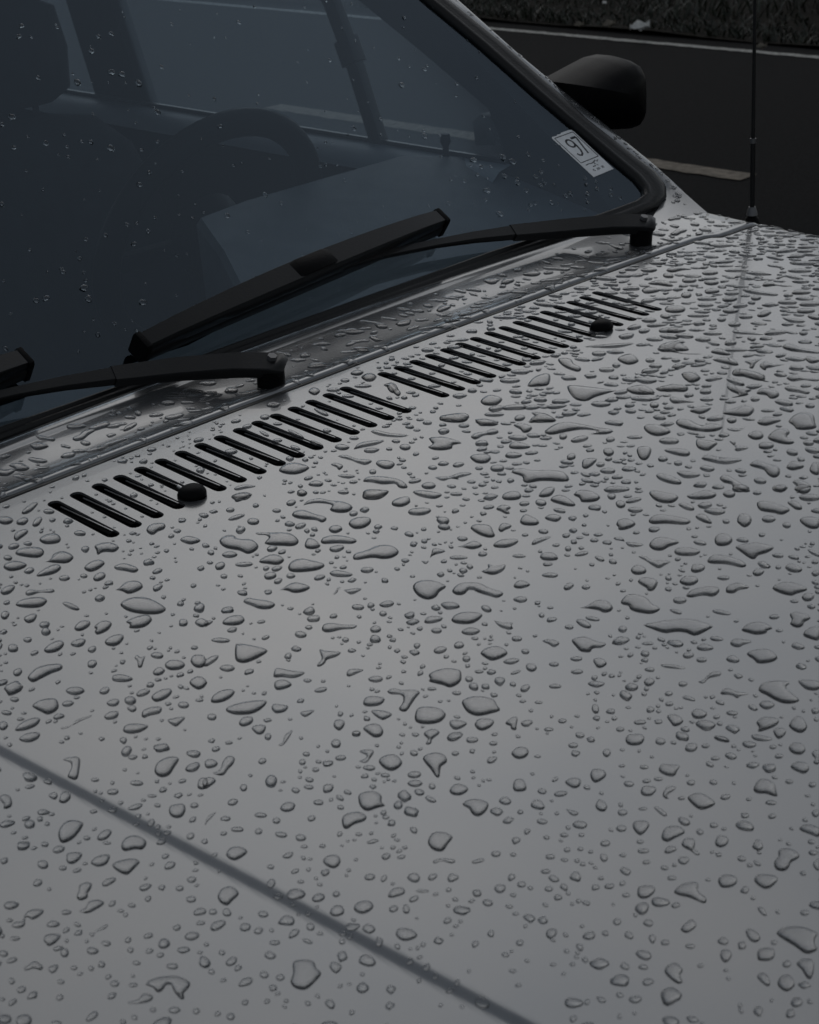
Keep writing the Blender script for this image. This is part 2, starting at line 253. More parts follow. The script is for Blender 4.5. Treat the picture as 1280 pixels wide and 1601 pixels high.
# outlines and ovals of the water beads, noted tile by tile: (origin x, origin y, scale, outlines, ovals)
BEADS = [
(0,760,4,"""95,425 120,395 200,383 262,392 274,425 235,447 150,440
262,472 310,465 330,430 385,408 440,425 460,450 420,480 340,478
20,508 45,480 100,470 168,492 130,518 60,530
225,562 270,525 320,498 365,492 382,515 340,545 260,562
590,375 640,358 700,358 745,385 710,412 650,408 610,432 600,400
525,512 570,475 625,463 655,485 610,520 560,535
718,500 775,487 830,500 866,522 840,540 780,528 720,518
712,648 745,640 780,605 850,595 885,610 888,640 805,674 760,655
750,740 800,705 880,695 960,715 1038,765 1000,798 900,800 800,782
785,850 850,820 925,808 950,840 900,880 810,888 812,862
95,742 150,708 260,698 295,722 250,755 150,758
158,668 190,650 240,656 330,646 333,665 250,664 195,680 165,682
148,828 190,805 230,805 215,842 170,855
85,320 105,290 160,272 175,290 130,325 100,345
245,335 275,310 340,298 375,315 372,350 300,362 262,355
465,885 500,850 555,845 562,870 515,900 475,903
588,882 640,845 697,855 680,895 610,928 590,910 605,895
275,1022 330,980 385,968 400,995 360,1030 295,1042
655,972 700,940 765,930 770,960 730,995 670,995
440,990 480,963 533,960 525,990 485,1005
175,1190 230,1140 300,1120 380,1115 387,1145 330,1165 260,1200 210,1226 180,1215
840,1075 860,1055 880,1075 908,1060 900,1090 885,1135 862,1132 858,1095
1030,1115 1065,1092 1130,1095 1158,1120 1120,1145 1050,1145
705,1215 710,1185 770,1183 832,1205 785,1222
945,1320 990,1285 1060,1268 1075,1290 1040,1325 975,1348
200,1375 255,1340 340,1330 362,1350 362,1395 300,1428 250,1408
885,1440 895,1405 960,1385 1010,1385 1000,1418 940,1430 905,1448
768,1525 790,1495 860,1490 928,1500 890,1530 830,1545 780,1540
1045,1465 1090,1455 1158,1445 1130,1480 1095,1502
92,1525 130,1485 200,1455 250,1455 235,1490 170,1520 110,1530
118,1585 170,1550 245,1545 240,1575 180,1600
915,270 950,240 1025,235 1030,265 990,280 960,305 925,295
1125,335 1175,315 1255,340 1195,362 1150,352
378,1512 440,1498 480,1465 575,1432 572,1440 500,1470 440,1505 385,1520""",
"185,140,55,20,30 30,215,50,24 140,222,38,20,20 232,225,38,20,35 305,160,33,14 85,378,38,15,10 500,295,37,16 50,450,25,17 182,530,33,15,10 620,567,42,22,20 402,577,34,15 523,563,22,12 985,635,34,20,20 45,650,50,22,25 445,752,52,16,-20 30,808,32,22,20 82,1015,38,22 172,962,28,14 110,1165,32,20,20 575,1112,33,22,5 470,1282,60,22 655,1280,34,20,20 983,1060,38,18 990,1160,40,20,10 1240,1230,50,40 1145,855,32,20 1260,855,40,25 1240,1095,45,46 895,1292,46,18,15 710,1355,40,20,5 700,1435,48,22,10 825,1392,30,18 1148,1370,32,20 425,1362,38,15,10 20,1500,30,25 40,1418,30,14 90,1335,28,14 215,1045,28,12,15"),
(320,760,4,"""90,340 130,312 180,308 215,335 290,335 335,370 325,400 270,425 210,400 120,382
315,290 385,292 470,292 540,300 588,340 565,372 490,372 375,362 400,325 380,308 330,305
545,185 560,160 620,152 680,175 762,200 735,230 690,210 590,202
615,122 640,95 720,78 780,92 860,100 925,128 900,160 830,165 780,150 795,118 710,105 650,112
985,70 1000,35 1080,30 1150,30 1130,60 1080,82 1010,82
898,235 930,205 1000,195 1038,205 1035,235 990,262 930,265
625,380 640,330 680,333 715,360 720,380 670,392
730,358 745,322 840,312 945,335 930,358 830,355
930,460 935,425 1010,405 1075,375 1160,372 1215,410 1180,445 1110,455 1050,445 980,458
520,510 540,475 600,455 680,470 750,490 720,520 620,535 540,535
338,475 375,445 440,430 497,460 460,490 390,483
240,725 270,700 320,710 400,722 442,740 410,765 340,765 290,745
445,652 490,640 545,608 610,612 660,635 610,660 550,665 510,650
780,545 830,530 925,552 890,565 810,562
108,855 150,820 225,812 250,840 215,865 140,868
192,990 215,985 300,1000 395,1028 340,1070 260,1104 205,1100 188,1070
735,905 740,870 790,860 870,870 952,870 930,890 850,895 780,912
700,1120 730,1080 715,1020 760,1035 852,1040 820,1065 770,1080 750,1110 715,1130
430,1195 445,1140 500,1150 560,1160 627,1165 600,1185 550,1198 480,1190
435,1255 440,1225 500,1215 545,1242 500,1265 450,1273
0,1095 40,1070 87,1060 70,1090 0,1130
38,1350 60,1305 130,1275 188,1282 165,1320 100,1350
130,1395 180,1370 270,1350 383,1342 370,1380 300,1420 200,1428 145,1415
417,1390 430,1365 480,1372 523,1378 500,1408 440,1417
213,1485 240,1450 298,1448 295,1480 240,1502
293,1515 320,1500 380,1500 370,1540 330,1552
885,1180 905,1150 995,1148 960,1165 905,1188
990,1365 1005,1325 1060,1318 1125,1330 1100,1365 1030,1375
1140,1285 1180,1265 1240,1280 1300,1275 1347,1290 1320,1325 1290,1370 1270,1400 1245,1412 1212,1395 1238,1350 1230,1305 1160,1300
1040,1410 1090,1405 1170,1425 1140,1450 1100,1458
990,1515 1040,1490 1090,1495 1117,1530 1105,1562 1060,1570 1020,1545
805,1500 820,1465 870,1470 872,1500 840,1528
165,70 200,55 295,50 250,80 195,100 185,85
715,690 790,685 830,635 850,632 880,650 985,640 920,675 880,660 845,640 820,675 750,695
595,1420 620,1412 685,1402 660,1425 625,1442
0,850 52,845 20,870 0,880""",
"155,430,52,16 95,500,32,22,15 420,392,32,18,10 825,392,48,18,5 815,270,40,22 245,490,55,12 410,560,42,20,15 458,595,28,15,20 538,563,28,14 1015,525,45,15 600,250,40,14,15 302,222,35,20,10 605,45,33,18 928,172,28,14,10 540,105,32,16,10 160,150,26,12 450,155,26,10 1230,100,65,25,15 680,830,40,20,5 598,928,40,18 650,885,25,10 140,1140,45,20 100,965,58,12 200,195,55,10,15 1140,738,45,17,5 1115,798,26,14 958,758,36,16 1068,897,34,20 1070,1208,42,18 727,1275,40,12,10 945,1548,28,16 45,1445,32,18 40,418,22,14 120,565,25,12"),
(640,640,4,"""190,45 240,35 340,25 375,45 350,72 290,82 250,68 195,72
410,65 450,65 560,78 500,98 440,100
740,78 790,50 760,20 830,25 917,65 890,80 800,75 770,85
650,100 700,90 765,112 750,138 710,145 690,122
845,135 900,100 970,82 1060,92 1180,115 1275,130 1240,155 1110,155 1180,138 1080,125 980,140 900,158 855,155
385,170 420,150 470,145 520,125 560,140 530,155 470,160 420,185 395,182
120,180 170,175 220,175 330,210 275,220 265,245 200,255 140,250 115,235 145,220
625,240 640,208 700,212 758,235 700,246
597,290 630,270 705,285 670,302 615,302
378,300 410,285 490,285 510,310 480,335 415,332
1078,345 1090,315 1170,310 1150,345 1105,372 1082,365
635,395 660,372 720,372 760,385 850,382 960,392 1000,435 975,452 830,445 740,462 710,450 705,420 660,405
158,425 200,425 260,420 320,400 395,400 350,415 300,430 345,445 310,440 260,430 210,445
20,515 70,510 150,520 205,535 160,557 100,550 45,535
578,550 600,525 670,515 700,540 680,562 600,565
808,538 850,495 908,492 890,535 830,548
880,568 920,540 970,545 1035,590 1030,605 990,603 940,590
1025,535 1060,508 1130,512 1192,545 1170,572 1080,580 1065,560 1050,545
0,630 70,620 125,622 133,640 80,660 0,655
540,625 580,600 635,615 610,630 630,650 600,652 560,630
690,705 710,665 740,660 808,700 795,722 720,722
555,750 580,715 640,730 600,752 575,768
845,680 890,660 948,672 935,695 905,700
382,745 410,722 500,728 525,765 535,795 490,800 430,780
295,860 350,848 400,825 455,850 420,868 385,872 340,862
522,850 570,820 670,815 675,835 620,860 550,862
763,840 790,815 885,795 860,812 800,838 770,848
815,920 840,900 900,900 930,935 880,943 830,938
72,945 110,950 135,905 145,875 180,875 228,888 180,900 140,920 110,965 85,960
448,1012 490,1000 490,965 540,985 598,968 590,1005 530,1032 480,1025
20,1115 45,1080 130,1070 230,1105 190,1140 165,1175 110,1190 50,1165
265,1135 300,1100 360,1085 440,1090 500,1120 588,1150 550,1178 500,1165 420,1140 380,1120 345,1155 290,1158
650,1105 690,1072 755,1095 720,1112 680,1118
828,1035 880,1025 930,1035 905,1050 845,1045
1055,1240 1110,1230 1160,1200 1230,1198 1272,1235 1260,1262 1210,1270 1170,1250
92,1332 120,1300 200,1300 200,1318 140,1335
260,1318 300,1280 380,1270 458,1285 400,1335 300,1338
530,1320 580,1335 640,1335 668,1315 640,1350 650,1370 620,1375 560,1355
325,1390 380,1368 443,1385 400,1408 345,1405
830,1448 880,1442 938,1462 900,1485 870,1465
1015,1442 1100,1425 1160,1450 1230,1465 1200,1490 1150,1490 1130,1518 1070,1512 1045,1490
443,1525 480,1495 560,1485 615,1525 560,1560 510,1570 470,1550
585,1580 640,1560 690,1568 640,1592""",
"690,55,38,16,5 110,85,30,10 530,33,60,10 960,172,28,14 1065,188,55,17,10 1255,190,28,14 1245,268,38,22 1012,297,32,16,10 305,348,35,13,10 550,370,45,20 120,478,42,20 820,585,38,17 718,590,32,12 1195,345,28,12 1240,385,45,16 695,1190,48,15 995,1108,35,18,15 1105,1112,28,12 1000,1362,28,12 1090,1340,55,18,-20 1145,1310,45,10,-10 310,1475,34,20 190,1505,44,18,10 170,1385,30,16 670,1435,34,14 725,1515,28,13 292,530,40,8 305,928,60,9 685,918,42,8 940,635,42,10,-10 1265,545,28,18 1190,935,34,12,-20 1075,905,45,10,10 1045,1560,38,12 35,450,45,10,10"),
(960,760,4,"""218,45 240,28 300,38 385,55 402,75 370,102 310,105 250,85
453,62 500,50 560,30 620,38 640,58 600,78 490,80
895,100 960,97 1040,120 1100,150 1045,180 1000,165 910,150
1085,100 1140,98 1178,140 1140,145 1100,120
215,215 250,185 320,182 450,205 480,225 440,240 330,232 235,235
12,240 30,212 90,208 135,238 90,265 30,275 25,255
508,190 560,178 610,225 600,235 540,215
768,220 780,180 830,175 860,205 850,240 815,258 785,240
1160,210 1200,195 1280,205 1280,260 1230,265 1180,240
0,322 50,325 80,350 185,365 130,378 85,370 60,345 0,332
218,365 260,325 330,325 408,352 350,375 300,402 240,395
375,410 400,390 480,390 540,408 500,432 400,430
627,345 640,310 690,297 740,330 720,365 650,372
758,380 830,362 900,355 998,382 960,415 905,430 880,458 845,450 790,410
582,465 620,432 700,438 790,465 828,495 800,508 700,485 600,482
148,440 200,440 235,465 350,470 320,492 280,513 240,495 190,462
105,520 140,495 190,510 200,540 150,552 115,545
480,530 490,495 520,490 565,500 560,525 510,540
148,600 180,575 240,580 273,600 250,650 210,655 200,635
408,595 440,568 510,570 525,598 480,620 425,612
452,680 490,650 580,632 650,635 655,665 620,690 560,680 490,695 455,692
697,655 710,625 780,608 845,635 790,645 750,668 705,665
988,640 1030,608 1110,602 1180,625 1208,650 1150,668 1110,685 1040,668
1172,695 1200,672 1250,680 1240,710 1195,718
1068,510 1100,487 1172,515 1165,535 1110,535
865,540 890,518 938,530 920,555 880,560
42,720 80,682 150,680 210,705 240,740 290,768 240,797 160,790 100,772 90,745 50,740
180,868 260,852 380,835 500,835 560,855 620,875 580,905 505,937 440,912 380,910 320,920 240,895
1098,800 1150,790 1230,822 1190,850 1180,875 1145,885 1100,865 1110,835
795,900 850,858 930,855 992,890 960,900 950,920 880,927 840,915
1180,930 1210,895 1280,880 1280,962 1220,950
725,980 760,958 860,972 810,990 785,1005 740,998
515,1010 560,988 622,1012 590,1025 540,1025
828,1050 880,1025 970,1025 1022,1070 990,1098 900,1108 870,1082
700,1080 740,1060 785,1090 760,1103 715,1095
1107,1000 1140,980 1193,1010 1150,1020
555,1215 600,1170 660,1162 665,1182 600,1198 560,1232 520,1222
903,1280 925,1235 1010,1218 1100,1228 1075,1265 1160,1340 1080,1360 1010,1340 950,1305
905,1365 950,1345 1005,1370 950,1395
1150,1220 1200,1215 1280,1225 1280,1272 1200,1268
663,1300 700,1265 760,1285 845,1298 790,1310 770,1328 730,1302
330,1440 380,1430 432,1465 410,1492 370,1500 350,1475
483,1418 520,1395 580,1420 560,1448 500,1450
888,1480 930,1448 1020,1455 1022,1490 960,1520 900,1538 905,1505
1092,1500 1130,1445 1170,1445 1207,1500 1190,1535 1150,1540
995,1530 1040,1515 1075,1530 1060,1565 1020,1578
855,1560 900,1558 990,1582 940,1592 880,1585""",
"40,115,35,20 120,90,55,12,10 722,50,40,20 1035,15,50,20 790,15,58,20 1180,20,50,26 1225,72,68,20 130,150,45,15 455,130,58,15,-15 568,120,43,18 965,208,40,20 1080,245,28,16 698,222,25,12 535,355,38,12,-10 1028,435,34,12,-5 685,575,42,10 412,715,48,16 1260,545,25,20 640,955,40,12,-5 465,1058,36,16 548,1088,34,12 220,1225,38,22 222,1148,30,12 430,1238,30,14 342,1298,24,14 468,1328,48,10,-15 345,1362,26,12 160,1478,36,14 360,1128,70,10,-8 640,1445,20,12 675,1580,48,12,-15 210,985,34,8 670,790,60,10,-8 385,785,40,10,-15 1000,818,34,12 1255,420,45,12,-25 1255,475,25,10"),
(640,1000,4,"""118,225 140,205 220,183 310,190 325,215 318,265 255,300 200,280 120,262 130,245
328,385 390,358 470,360 530,378 545,405 568,442 520,458 430,477 370,460 342,430
32,490 50,430 110,422 180,430 228,465 200,510 130,527 50,520
250,515 290,505 360,525 300,560 262,550
408,525 440,498 525,505 515,540 460,567 420,555
598,525 640,490 675,488 670,540 668,565 635,558 630,535
697,520 740,505 772,515 745,540 710,540
88,590 140,562 190,580 145,620 135,650 100,655 115,620
85,735 160,708 220,725 235,765 198,795 188,860 165,860 130,810 100,775
637,710 680,675 740,685 738,725 690,745 655,735
485,755 500,738 550,738 525,768 490,772
1130,840 1150,812 1215,820 1228,855 1170,893 1140,880
972,890 1020,868 1068,875 1065,915 1030,928 1000,915
650,895 670,875 715,880 732,935 690,948 650,940
250,940 290,905 345,915 368,940 320,970 265,965
330,1030 390,1000 487,1018 485,1065 440,1103 395,1095 370,1055
558,1008 600,985 637,1010 620,1030 585,1028
757,1035 780,1005 820,1010 847,1050 820,1062 770,1050
1162,1045 1185,1000 1235,1035 1225,1070 1190,1070
978,1060 1010,1068 1058,1085 1030,1100 1000,1085
115,1260 140,1215 200,1205 270,1232 240,1280 210,1322 160,1320 125,1295
145,1388 200,1370 285,1380 265,1398 200,1382 165,1398
238,1490 260,1465 310,1485 270,1513 242,1510
1000,1490 1035,1450 1070,1475 1065,1512 1030,1505
868,1490 900,1475 938,1505 900,1515
530,1560 550,1535 598,1540 595,1570 560,1585
1018,1155 1060,1135 1112,1155 1090,1180 1040,1175
1115,275 1160,262 1222,275 1180,296 1140,290
1150,125 1200,120 1235,150 1195,176 1165,165""",
"760,175,35,22 372,248,27,15 725,305,36,18,20 295,335,30,10 910,292,34,12 808,393,26,7 1162,433,24,30 390,628,40,15 525,650,26,12 28,710,28,16 30,845,42,18 35,900,44,20 140,918,20,18 133,1000,36,16,-20 1065,598,32,15 1025,662,30,14 1235,708,28,24 830,950,28,16 945,965,42,16,10 828,1138,32,16 430,1385,42,10,15 28,1490,38,28 145,1485,30,16,20 880,1358,36,14 1225,1275,32,18 1215,1365,24,24 540,1340,28,18,10 648,1345,22,10 702,1530,27,18 872,1560,26,15 80,1572,42,8 852,1450,27,14 967,1222,26,12 857,1238,22,12 1075,1222,20,10 905,155,30,12 1048,202,36,13 665,205,34,8,20 985,1315,22,14 910,875,22,12,30 435,200,30,8 140,308,30,8 288,712,24,12"),
(960,1140,4,"""278,258 300,220 350,225 410,228 395,260 375,293 320,285
458,430 500,405 550,405 610,440 630,472 550,503 500,480
870,375 900,320 950,315 1000,340 1015,390 1022,422 980,412 950,400 890,398
1090,120 1120,88 1175,95 1197,130 1170,157 1120,150
1102,235 1140,207 1200,215 1220,250 1190,277 1140,260
1235,150 1280,130 1280,215 1245,210 1255,185
443,130 460,95 510,92 520,120 490,140
165,395 180,362 250,362 262,385 230,415 180,412
303,405 330,365 385,360 380,378 345,400 330,425 350,435 315,432
248,490 280,492 328,530 320,545 290,530
115,600 135,577 205,578 218,610 170,662 130,640
295,670 320,620 400,608 443,645 390,675 340,703 305,695
420,725 445,685 500,690 505,730 498,750 538,778 515,788 470,755
630,710 650,668 710,680 708,718 670,738 640,730
313,768 340,735 388,740 385,758 340,775
400,828 410,805 465,805 465,828 435,847
863,738 885,695 915,698 932,740 910,760 925,780 895,780 890,755
1000,830 1025,800 1030,755 1090,748 1150,775 1155,805 1110,830 1090,870 1060,887 1010,875
1157,625 1200,598 1280,620 1280,675 1230,655
1243,840 1280,810 1280,885 1255,870
35,885 60,865 105,890 80,915
145,1010 160,985 245,985 252,1020 200,1058 150,1048
373,1015 430,970 520,960 525,1015 575,1055 570,1090 530,1078 470,1050 400,1035
650,940 690,912 760,925 765,965 720,988 665,985
875,945 900,912 1000,918 1022,945 980,990 940,997 900,975
355,1105 385,1085 415,1100 380,1118
895,1120 930,1120 955,1165 925,1158
180,1215 210,1190 243,1210 225,1235
415,1252 450,1210 490,1192 515,1225 490,1255 450,1272
822,1265 850,1250 905,1285 912,1315 880,1332 840,1310
645,1325 680,1302 715,1325 700,1348 660,1340
1015,1280 1050,1245 1160,1235 1270,1275 1255,1310 1255,1345 1272,1380 1200,1405 1120,1350 1060,1315
133,1405 160,1385 220,1398 233,1425 205,1445 165,1432
665,1430 670,1385 720,1385 735,1415 715,1450 690,1458
895,1430 905,1380 990,1372 1003,1420 975,1445 910,1445
1053,1465 1080,1445 1108,1465 1090,1488 1060,1485
1140,1470 1170,1440 1240,1445 1250,1500 1230,1565 1200,1550 1170,1500
313,1515 340,1475 390,1465 430,1510 410,1540 430,1580 400,1592 350,1560
215,1305 235,1285 262,1305 240,1343
70,65 90,38 170,35 190,60 170,92 120,100 80,90
258,85 275,55 322,75 300,97
893,1550 925,1525 965,1550 975,1600 945,1600
1022,1600 1040,1548 1100,1542 1130,1600 1080,1640
37,1485 60,1460 95,1485 80,1505
150,1490 180,1472 213,1490 190,1503""",
"672,62,50,13,-15 728,168,36,18,-5 1030,170,24,14,10 595,220,26,13,-20 630,183,28,11 185,238,26,11 92,343,34,15 278,312,28,10 203,325,26,11 480,335,28,15,-10 620,333,26,14 695,425,34,15,10 420,432,22,10 978,460,32,14 988,545,26,15 1095,328,24,12 1240,348,24,16 1260,525,24,24 45,622,34,18 52,522,30,18 622,602,28,14 180,762,34,13 162,705,20,12 360,930,30,12 315,868,24,13 202,832,24,12 797,810,30,15,-10 1232,705,24,12 1190,1148,26,16 75,1038,24,13 20,1205,25,22 92,1290,30,20,-20 318,1335,28,16 475,1358,28,14 540,1480,20,12 1000,1335,22,12 210,1582,36,20 993,112,22,12 843,438,18,10 570,105,24,12 372,85,20,10 180,498,28,8"),
(0,1200,4,"""360,400 380,350 430,315 515,328 500,375 450,430 380,455
755,465 790,420 860,412 910,440 908,475 880,497 840,490 770,505
700,590 740,570 830,555 872,572 850,600 800,650 770,650 715,620
412,545 420,522 505,518 500,550 450,585 415,575
565,575 600,545 680,528 670,578 620,600 575,590
475,795 490,750 490,725 530,705 570,708 565,740 545,765 545,795 500,812
488,878 530,865 550,825 610,812 650,830 600,865 540,892
68,975 90,950 130,945 150,905 190,875 265,872 262,895 200,932 160,915 150,970 110,985
635,710 660,685 715,672 718,690 670,720 640,722
268,1060 290,1030 375,1030 350,1070 300,1098 280,1080
1055,270 1065,240 1100,235 1150,230 1160,270 1140,305 1100,315 1065,300
965,15 985,-30 1060,-65 1120,-55 1090,0 1060,45 1010,60 975,45
365,190 385,140 430,140 438,175 400,205 370,200
300,160 340,138 358,160 340,183
420,55 445,0 435,-35 385,-50 430,-60 495,-60 498,0 480,75 430,65
0,160 50,158 70,185 68,225 20,242 20,215 0,190
905,1340 940,1310 1020,1290 1110,1290 1180,1320 1185,1350 1145,1395 1155,1425 1130,1435 1085,1385 1065,1335 1040,1335 1015,1375 980,1390 950,1355
793,1450 860,1435 890,1400 945,1405 952,1430 900,1450 810,1460
145,1240 180,1215 215,1195 265,1225 250,1248 205,1235 160,1250
297,1240 320,1225 362,1218 345,1255 318,1268
95,1560 120,1535 180,1530 195,1570 165,1595 110,1600
532,1560 570,1515 605,1510 605,1535 560,1565
1150,1045 1180,1015 1240,1020 1235,1045 1190,1062
1210,885 1240,865 1280,868 1280,895 1215,905
1235,125 1245,75 1290,70 1300,110 1270,135
798,258 840,235 893,228 870,255 830,265
1025,605 1050,575 1095,580 1080,608 1035,620
555,1015 575,1020 600,1000 670,962 660,985 600,1010 580,1038 560,1035""",
"650,405,52,22,30 365,495,40,20,15 265,590,40,25,5 705,153,36,17 185,103,32,10,10 230,705,32,20,20 410,888,32,13,10 390,612,23,14 478,627,30,10,15 1190,430,26,18,30 540,425,22,12 665,455,24,8 1195,685,30,18 1192,808,32,18,10 1120,738,27,15 820,845,24,12 1075,1225,40,15 1085,1500,38,18 715,1333,28,18 375,1322,22,14 130,1372,30,20,10 75,1450,33,14,30 480,965,24,12,-20 925,1035,30,15,15 1000,1155,24,14,10 930,1130,24,14,10 850,1205,24,12 20,1145,28,16 70,1188,36,13,15 90,1052,32,11,5 30,1555,40,24 350,1585,36,16 55,938,20,12 595,78,26,10 855,98,44,13 950,178,30,8 1215,238,28,14 985,238,20,10 945,345,26,20,30 370,1420,24,16,20 70,1318,18,20,40 1140,85,24,11,15 838,1545,20,14 955,1498,22,13 1225,1505,24,16 830,1342,30,10 458,1235,22,12"),
(320,1140,4,"""48,272 90,260 115,200 150,170 187,180 180,215 150,245 120,285 75,285
0,205 40,190 82,212 60,235 10,242
-15,345 0,310 50,305 70,325 40,350 0,375
1087,200 1120,170 1190,162 1235,205 1215,240 1165,260 1115,240
960,200 1000,190 1010,160 965,140 1010,130 1058,138 1040,175 1010,208
738,380 750,350 803,350 795,385 750,398
960,420 985,400 1050,390 1105,415 1105,455 1130,480 1080,490 1015,512 970,480
857,565 880,535 960,520 1010,545 1000,572 940,590 890,625 865,615
133,780 160,745 220,738 268,765 230,800 185,820 145,805
738,830 770,795 830,792 850,825 830,860 790,867
78,1025 110,980 170,968 212,1010 175,1050 140,1085 95,1068
533,1560 550,1510 550,1440 610,1425 680,1435 695,1475 728,1510 690,1560 630,1610 560,1600
470,495 510,460 565,470 550,505 500,515
780,1150 810,1108 860,1110 870,1150 820,1170
933,1130 950,1090 1020,1075 1055,1100 1040,1130 985,1153
455,1195 500,1150 555,1165 550,1205 480,1203
983,1250 1020,1220 1068,1250 1030,1278
1195,1290 1210,1250 1290,1255 1330,1290 1290,1315 1235,1320
962,1440 985,1395 1040,1405 1070,1445 1030,1465
778,1470 800,1438 855,1465 820,1508
1145,1040 1180,1000 1240,995 1250,1025 1200,1045 1160,1053
33,1235 50,1195 120,1180 125,1205 70,1240
523,1290 545,1240 590,1240 575,1270
370,1400 400,1372 445,1400 410,1420
127,1445 160,1412 198,1412 190,1445 150,1462
207,1585 240,1545 292,1540 290,1570 240,1588
340,1520 365,1495 400,1520 370,1540
485,800 520,775 555,775 530,805
458,100 485,85 498,45 520,25 550,5 530,50 495,95 465,105
0,590 20,550 70,518 60,535 20,575 5,600""",
"820,92,32,25 850,180,32,14 1028,243,36,14 175,457,34,18,15 350,538,42,13 447,572,25,17 205,628,36,15 337,640,26,18 478,660,38,16 600,680,32,20 668,558,28,15,20 567,383,25,18 243,367,28,18,10 360,200,26,16,15 610,207,24,17 693,253,22,12 712,458,30,16 850,490,24,12 845,430,26,14,-20 653,317,26,14 635,157,24,12 412,862,22,13 415,965,28,25 135,1128,32,22 48,1125,26,18 362,1140,34,18 250,1220,32,26,20 335,1243,28,20,20 437,1318,34,14 640,1308,32,12,-20 660,1220,26,22 857,1312,22,15 470,1535,25,20 40,1500,24,14 950,30,28,16 150,85,22,10 1050,703,38,9,10 1260,1125,22,30 600,955,20,10 962,658,20,10 1120,935,24,16,40"),
(1000,400,4.004,"""50,175 90,160 150,155 210,185 190,192 120,182
12,215 50,198 130,212 100,228 35,235
165,92 220,70 330,85 270,88 210,102
645,210 690,208 770,228 866,240 840,250 720,238 660,225
950,235 990,212 1073,230 1010,242
765,185 800,160 860,180 970,190 900,192 850,185 790,192
850,140 920,122 1030,145 960,142 910,130 870,145
735,370 780,345 825,352 800,375 750,383
890,385 950,395 1035,408 1000,420 930,410
580,470 640,475 720,482 780,495 700,490 600,485
168,470 200,450 290,465 250,480 185,480
110,580 180,560 240,530 290,540 230,560 225,590 290,610 430,610 350,618 250,612 200,600 130,598
890,570 940,548 1010,580 1120,600 1120,612 1000,600 930,590
445,600 500,582 570,618 530,620 470,610
455,650 500,640 580,645 620,680 590,685 500,665
650,660 700,660 770,640 730,670 710,705 685,700 690,680
750,685 790,660 830,680 920,678 860,690 800,700 790,718 765,708
580,725 610,708 680,720 780,745 782,775 820,790 770,785 700,755 590,750
918,765 960,750 1050,768 1120,770 1110,785 1020,775 960,785
905,825 960,820 1060,850 1050,865 990,852 930,845
410,775 470,758 520,765 480,778 430,785
260,740 300,730 380,760 360,785 310,792 280,765
98,830 150,820 200,805 290,815 305,835 280,850 190,845 130,848
548,815 600,812 700,840 670,855 680,870 590,888 570,882 620,870 560,840
728,860 770,830 860,850 870,880 820,895 790,870 750,865
185,900 200,885 250,895 345,915 270,918 210,922
312,970 370,945 445,950 430,970 380,990 340,980
515,985 580,960 660,935 718,960 685,1002 600,1000
735,1045 790,1010 885,1028 850,1045 790,1062
930,1035 990,985 1080,990 1100,1045 1100,1080 990,1088 960,1060
230,1030 300,1025 380,1065 420,1060 410,1045 515,1065 500,1090 430,1100 330,1090 240,1065
548,1080 620,1085 680,1060 620,1095 560,1090
25,1070 70,1055 150,1070 195,1105 110,1128 45,1105
675,1125 720,1098 770,1110 770,1140 720,1150
800,1140 850,1090 920,1085 940,1110 920,1135 970,1165 940,1180 870,1170
355,1150 400,1155 485,1170 460,1200 425,1220 360,1200
560,1160 600,1165 605,1190 685,1200 620,1220 590,1215 600,1200
150,1218 230,1210 305,1220 310,1250 250,1250
385,1270 430,1245 500,1265 645,1275 570,1300 505,1300 440,1285
685,1310 740,1282 800,1305 870,1325 875,1370 840,1390 800,1370 770,1335
918,1320 960,1285 1030,1318 970,1340 930,1335
1062,1340 1080,1300 1121,1300 1121,1370 1080,1362
105,1370 160,1370 250,1405 255,1430 180,1420 115,1395
230,1355 290,1352 380,1370 330,1388 270,1385
500,1390 540,1370 590,1400 690,1465 660,1478 590,1455 570,1425 520,1415
955,1415 1000,1405 1075,1445 1020,1465 980,1490 985,1445
830,1450 870,1440 925,1455 880,1480
375,1330 410,1315 470,1335 430,1350
-20,1215 10,1195 70,1205 65,1250 40,1278 0,1270
0,835 60,850 95,868 60,865 0,850
1050,380 1080,365 1121,385 1121,400 1080,395
1035,645 1060,632 1121,650 1121,662 1070,672""",
"180,125,36,14 310,155,48,14 450,168,45,14 605,93,75,7 440,108,55,12 450,222,45,17 575,235,50,10 565,272,48,16 728,265,32,14 290,247,32,18 420,270,62,10 410,310,50,10 220,335,75,22 370,375,75,8 570,345,55,14 595,430,40,14 665,382,42,12 515,400,30,12 700,520,28,14 400,525,50,14 455,487,55,10 1000,95,80,10 1010,162,60,9 925,292,60,12 1040,345,60,14 925,430,40,8 1025,485,30,12 600,590,75,9 100,690,45,12 65,655,30,12 225,655,28,10 410,850,40,14 420,900,40,10 420,815,35,8 905,920,70,14,-8 570,915,38,8 720,898,32,12 790,1190,58,18 185,1160,60,18 955,1232,36,18,-15 1055,1172,34,16 145,1272,34,14 240,1298,28,12 755,1410,42,16,-10 735,1485,28,10 110,45,50,12 60,90,50,12 160,380,32,14 60,405,45,14 90,935,28,18 800,970,42,8 180,952,35,8 575,1030,30,18,-10"),
(560,300,1.778,"""580,540 620,540 700,550 720,552 660,570 635,582 600,575
745,548 790,538 825,560 770,562
830,545 880,538 915,548 860,555
470,540 490,515 530,505 530,535 500,540
555,465 590,465 600,480 620,490 610,500 570,485
340,580 365,565 400,575 385,592 350,592
228,628 270,618 305,628 290,640 240,638
325,640 350,632 390,645 360,650
475,638 510,615 550,635 520,640
620,430 700,425 770,420 720,432 650,432
720,465 755,450 780,470 750,480
835,430 880,415 920,440 860,440
900,510 930,500 950,520 920,528
1045,500 1080,495 1130,515 1120,525 1070,512""",
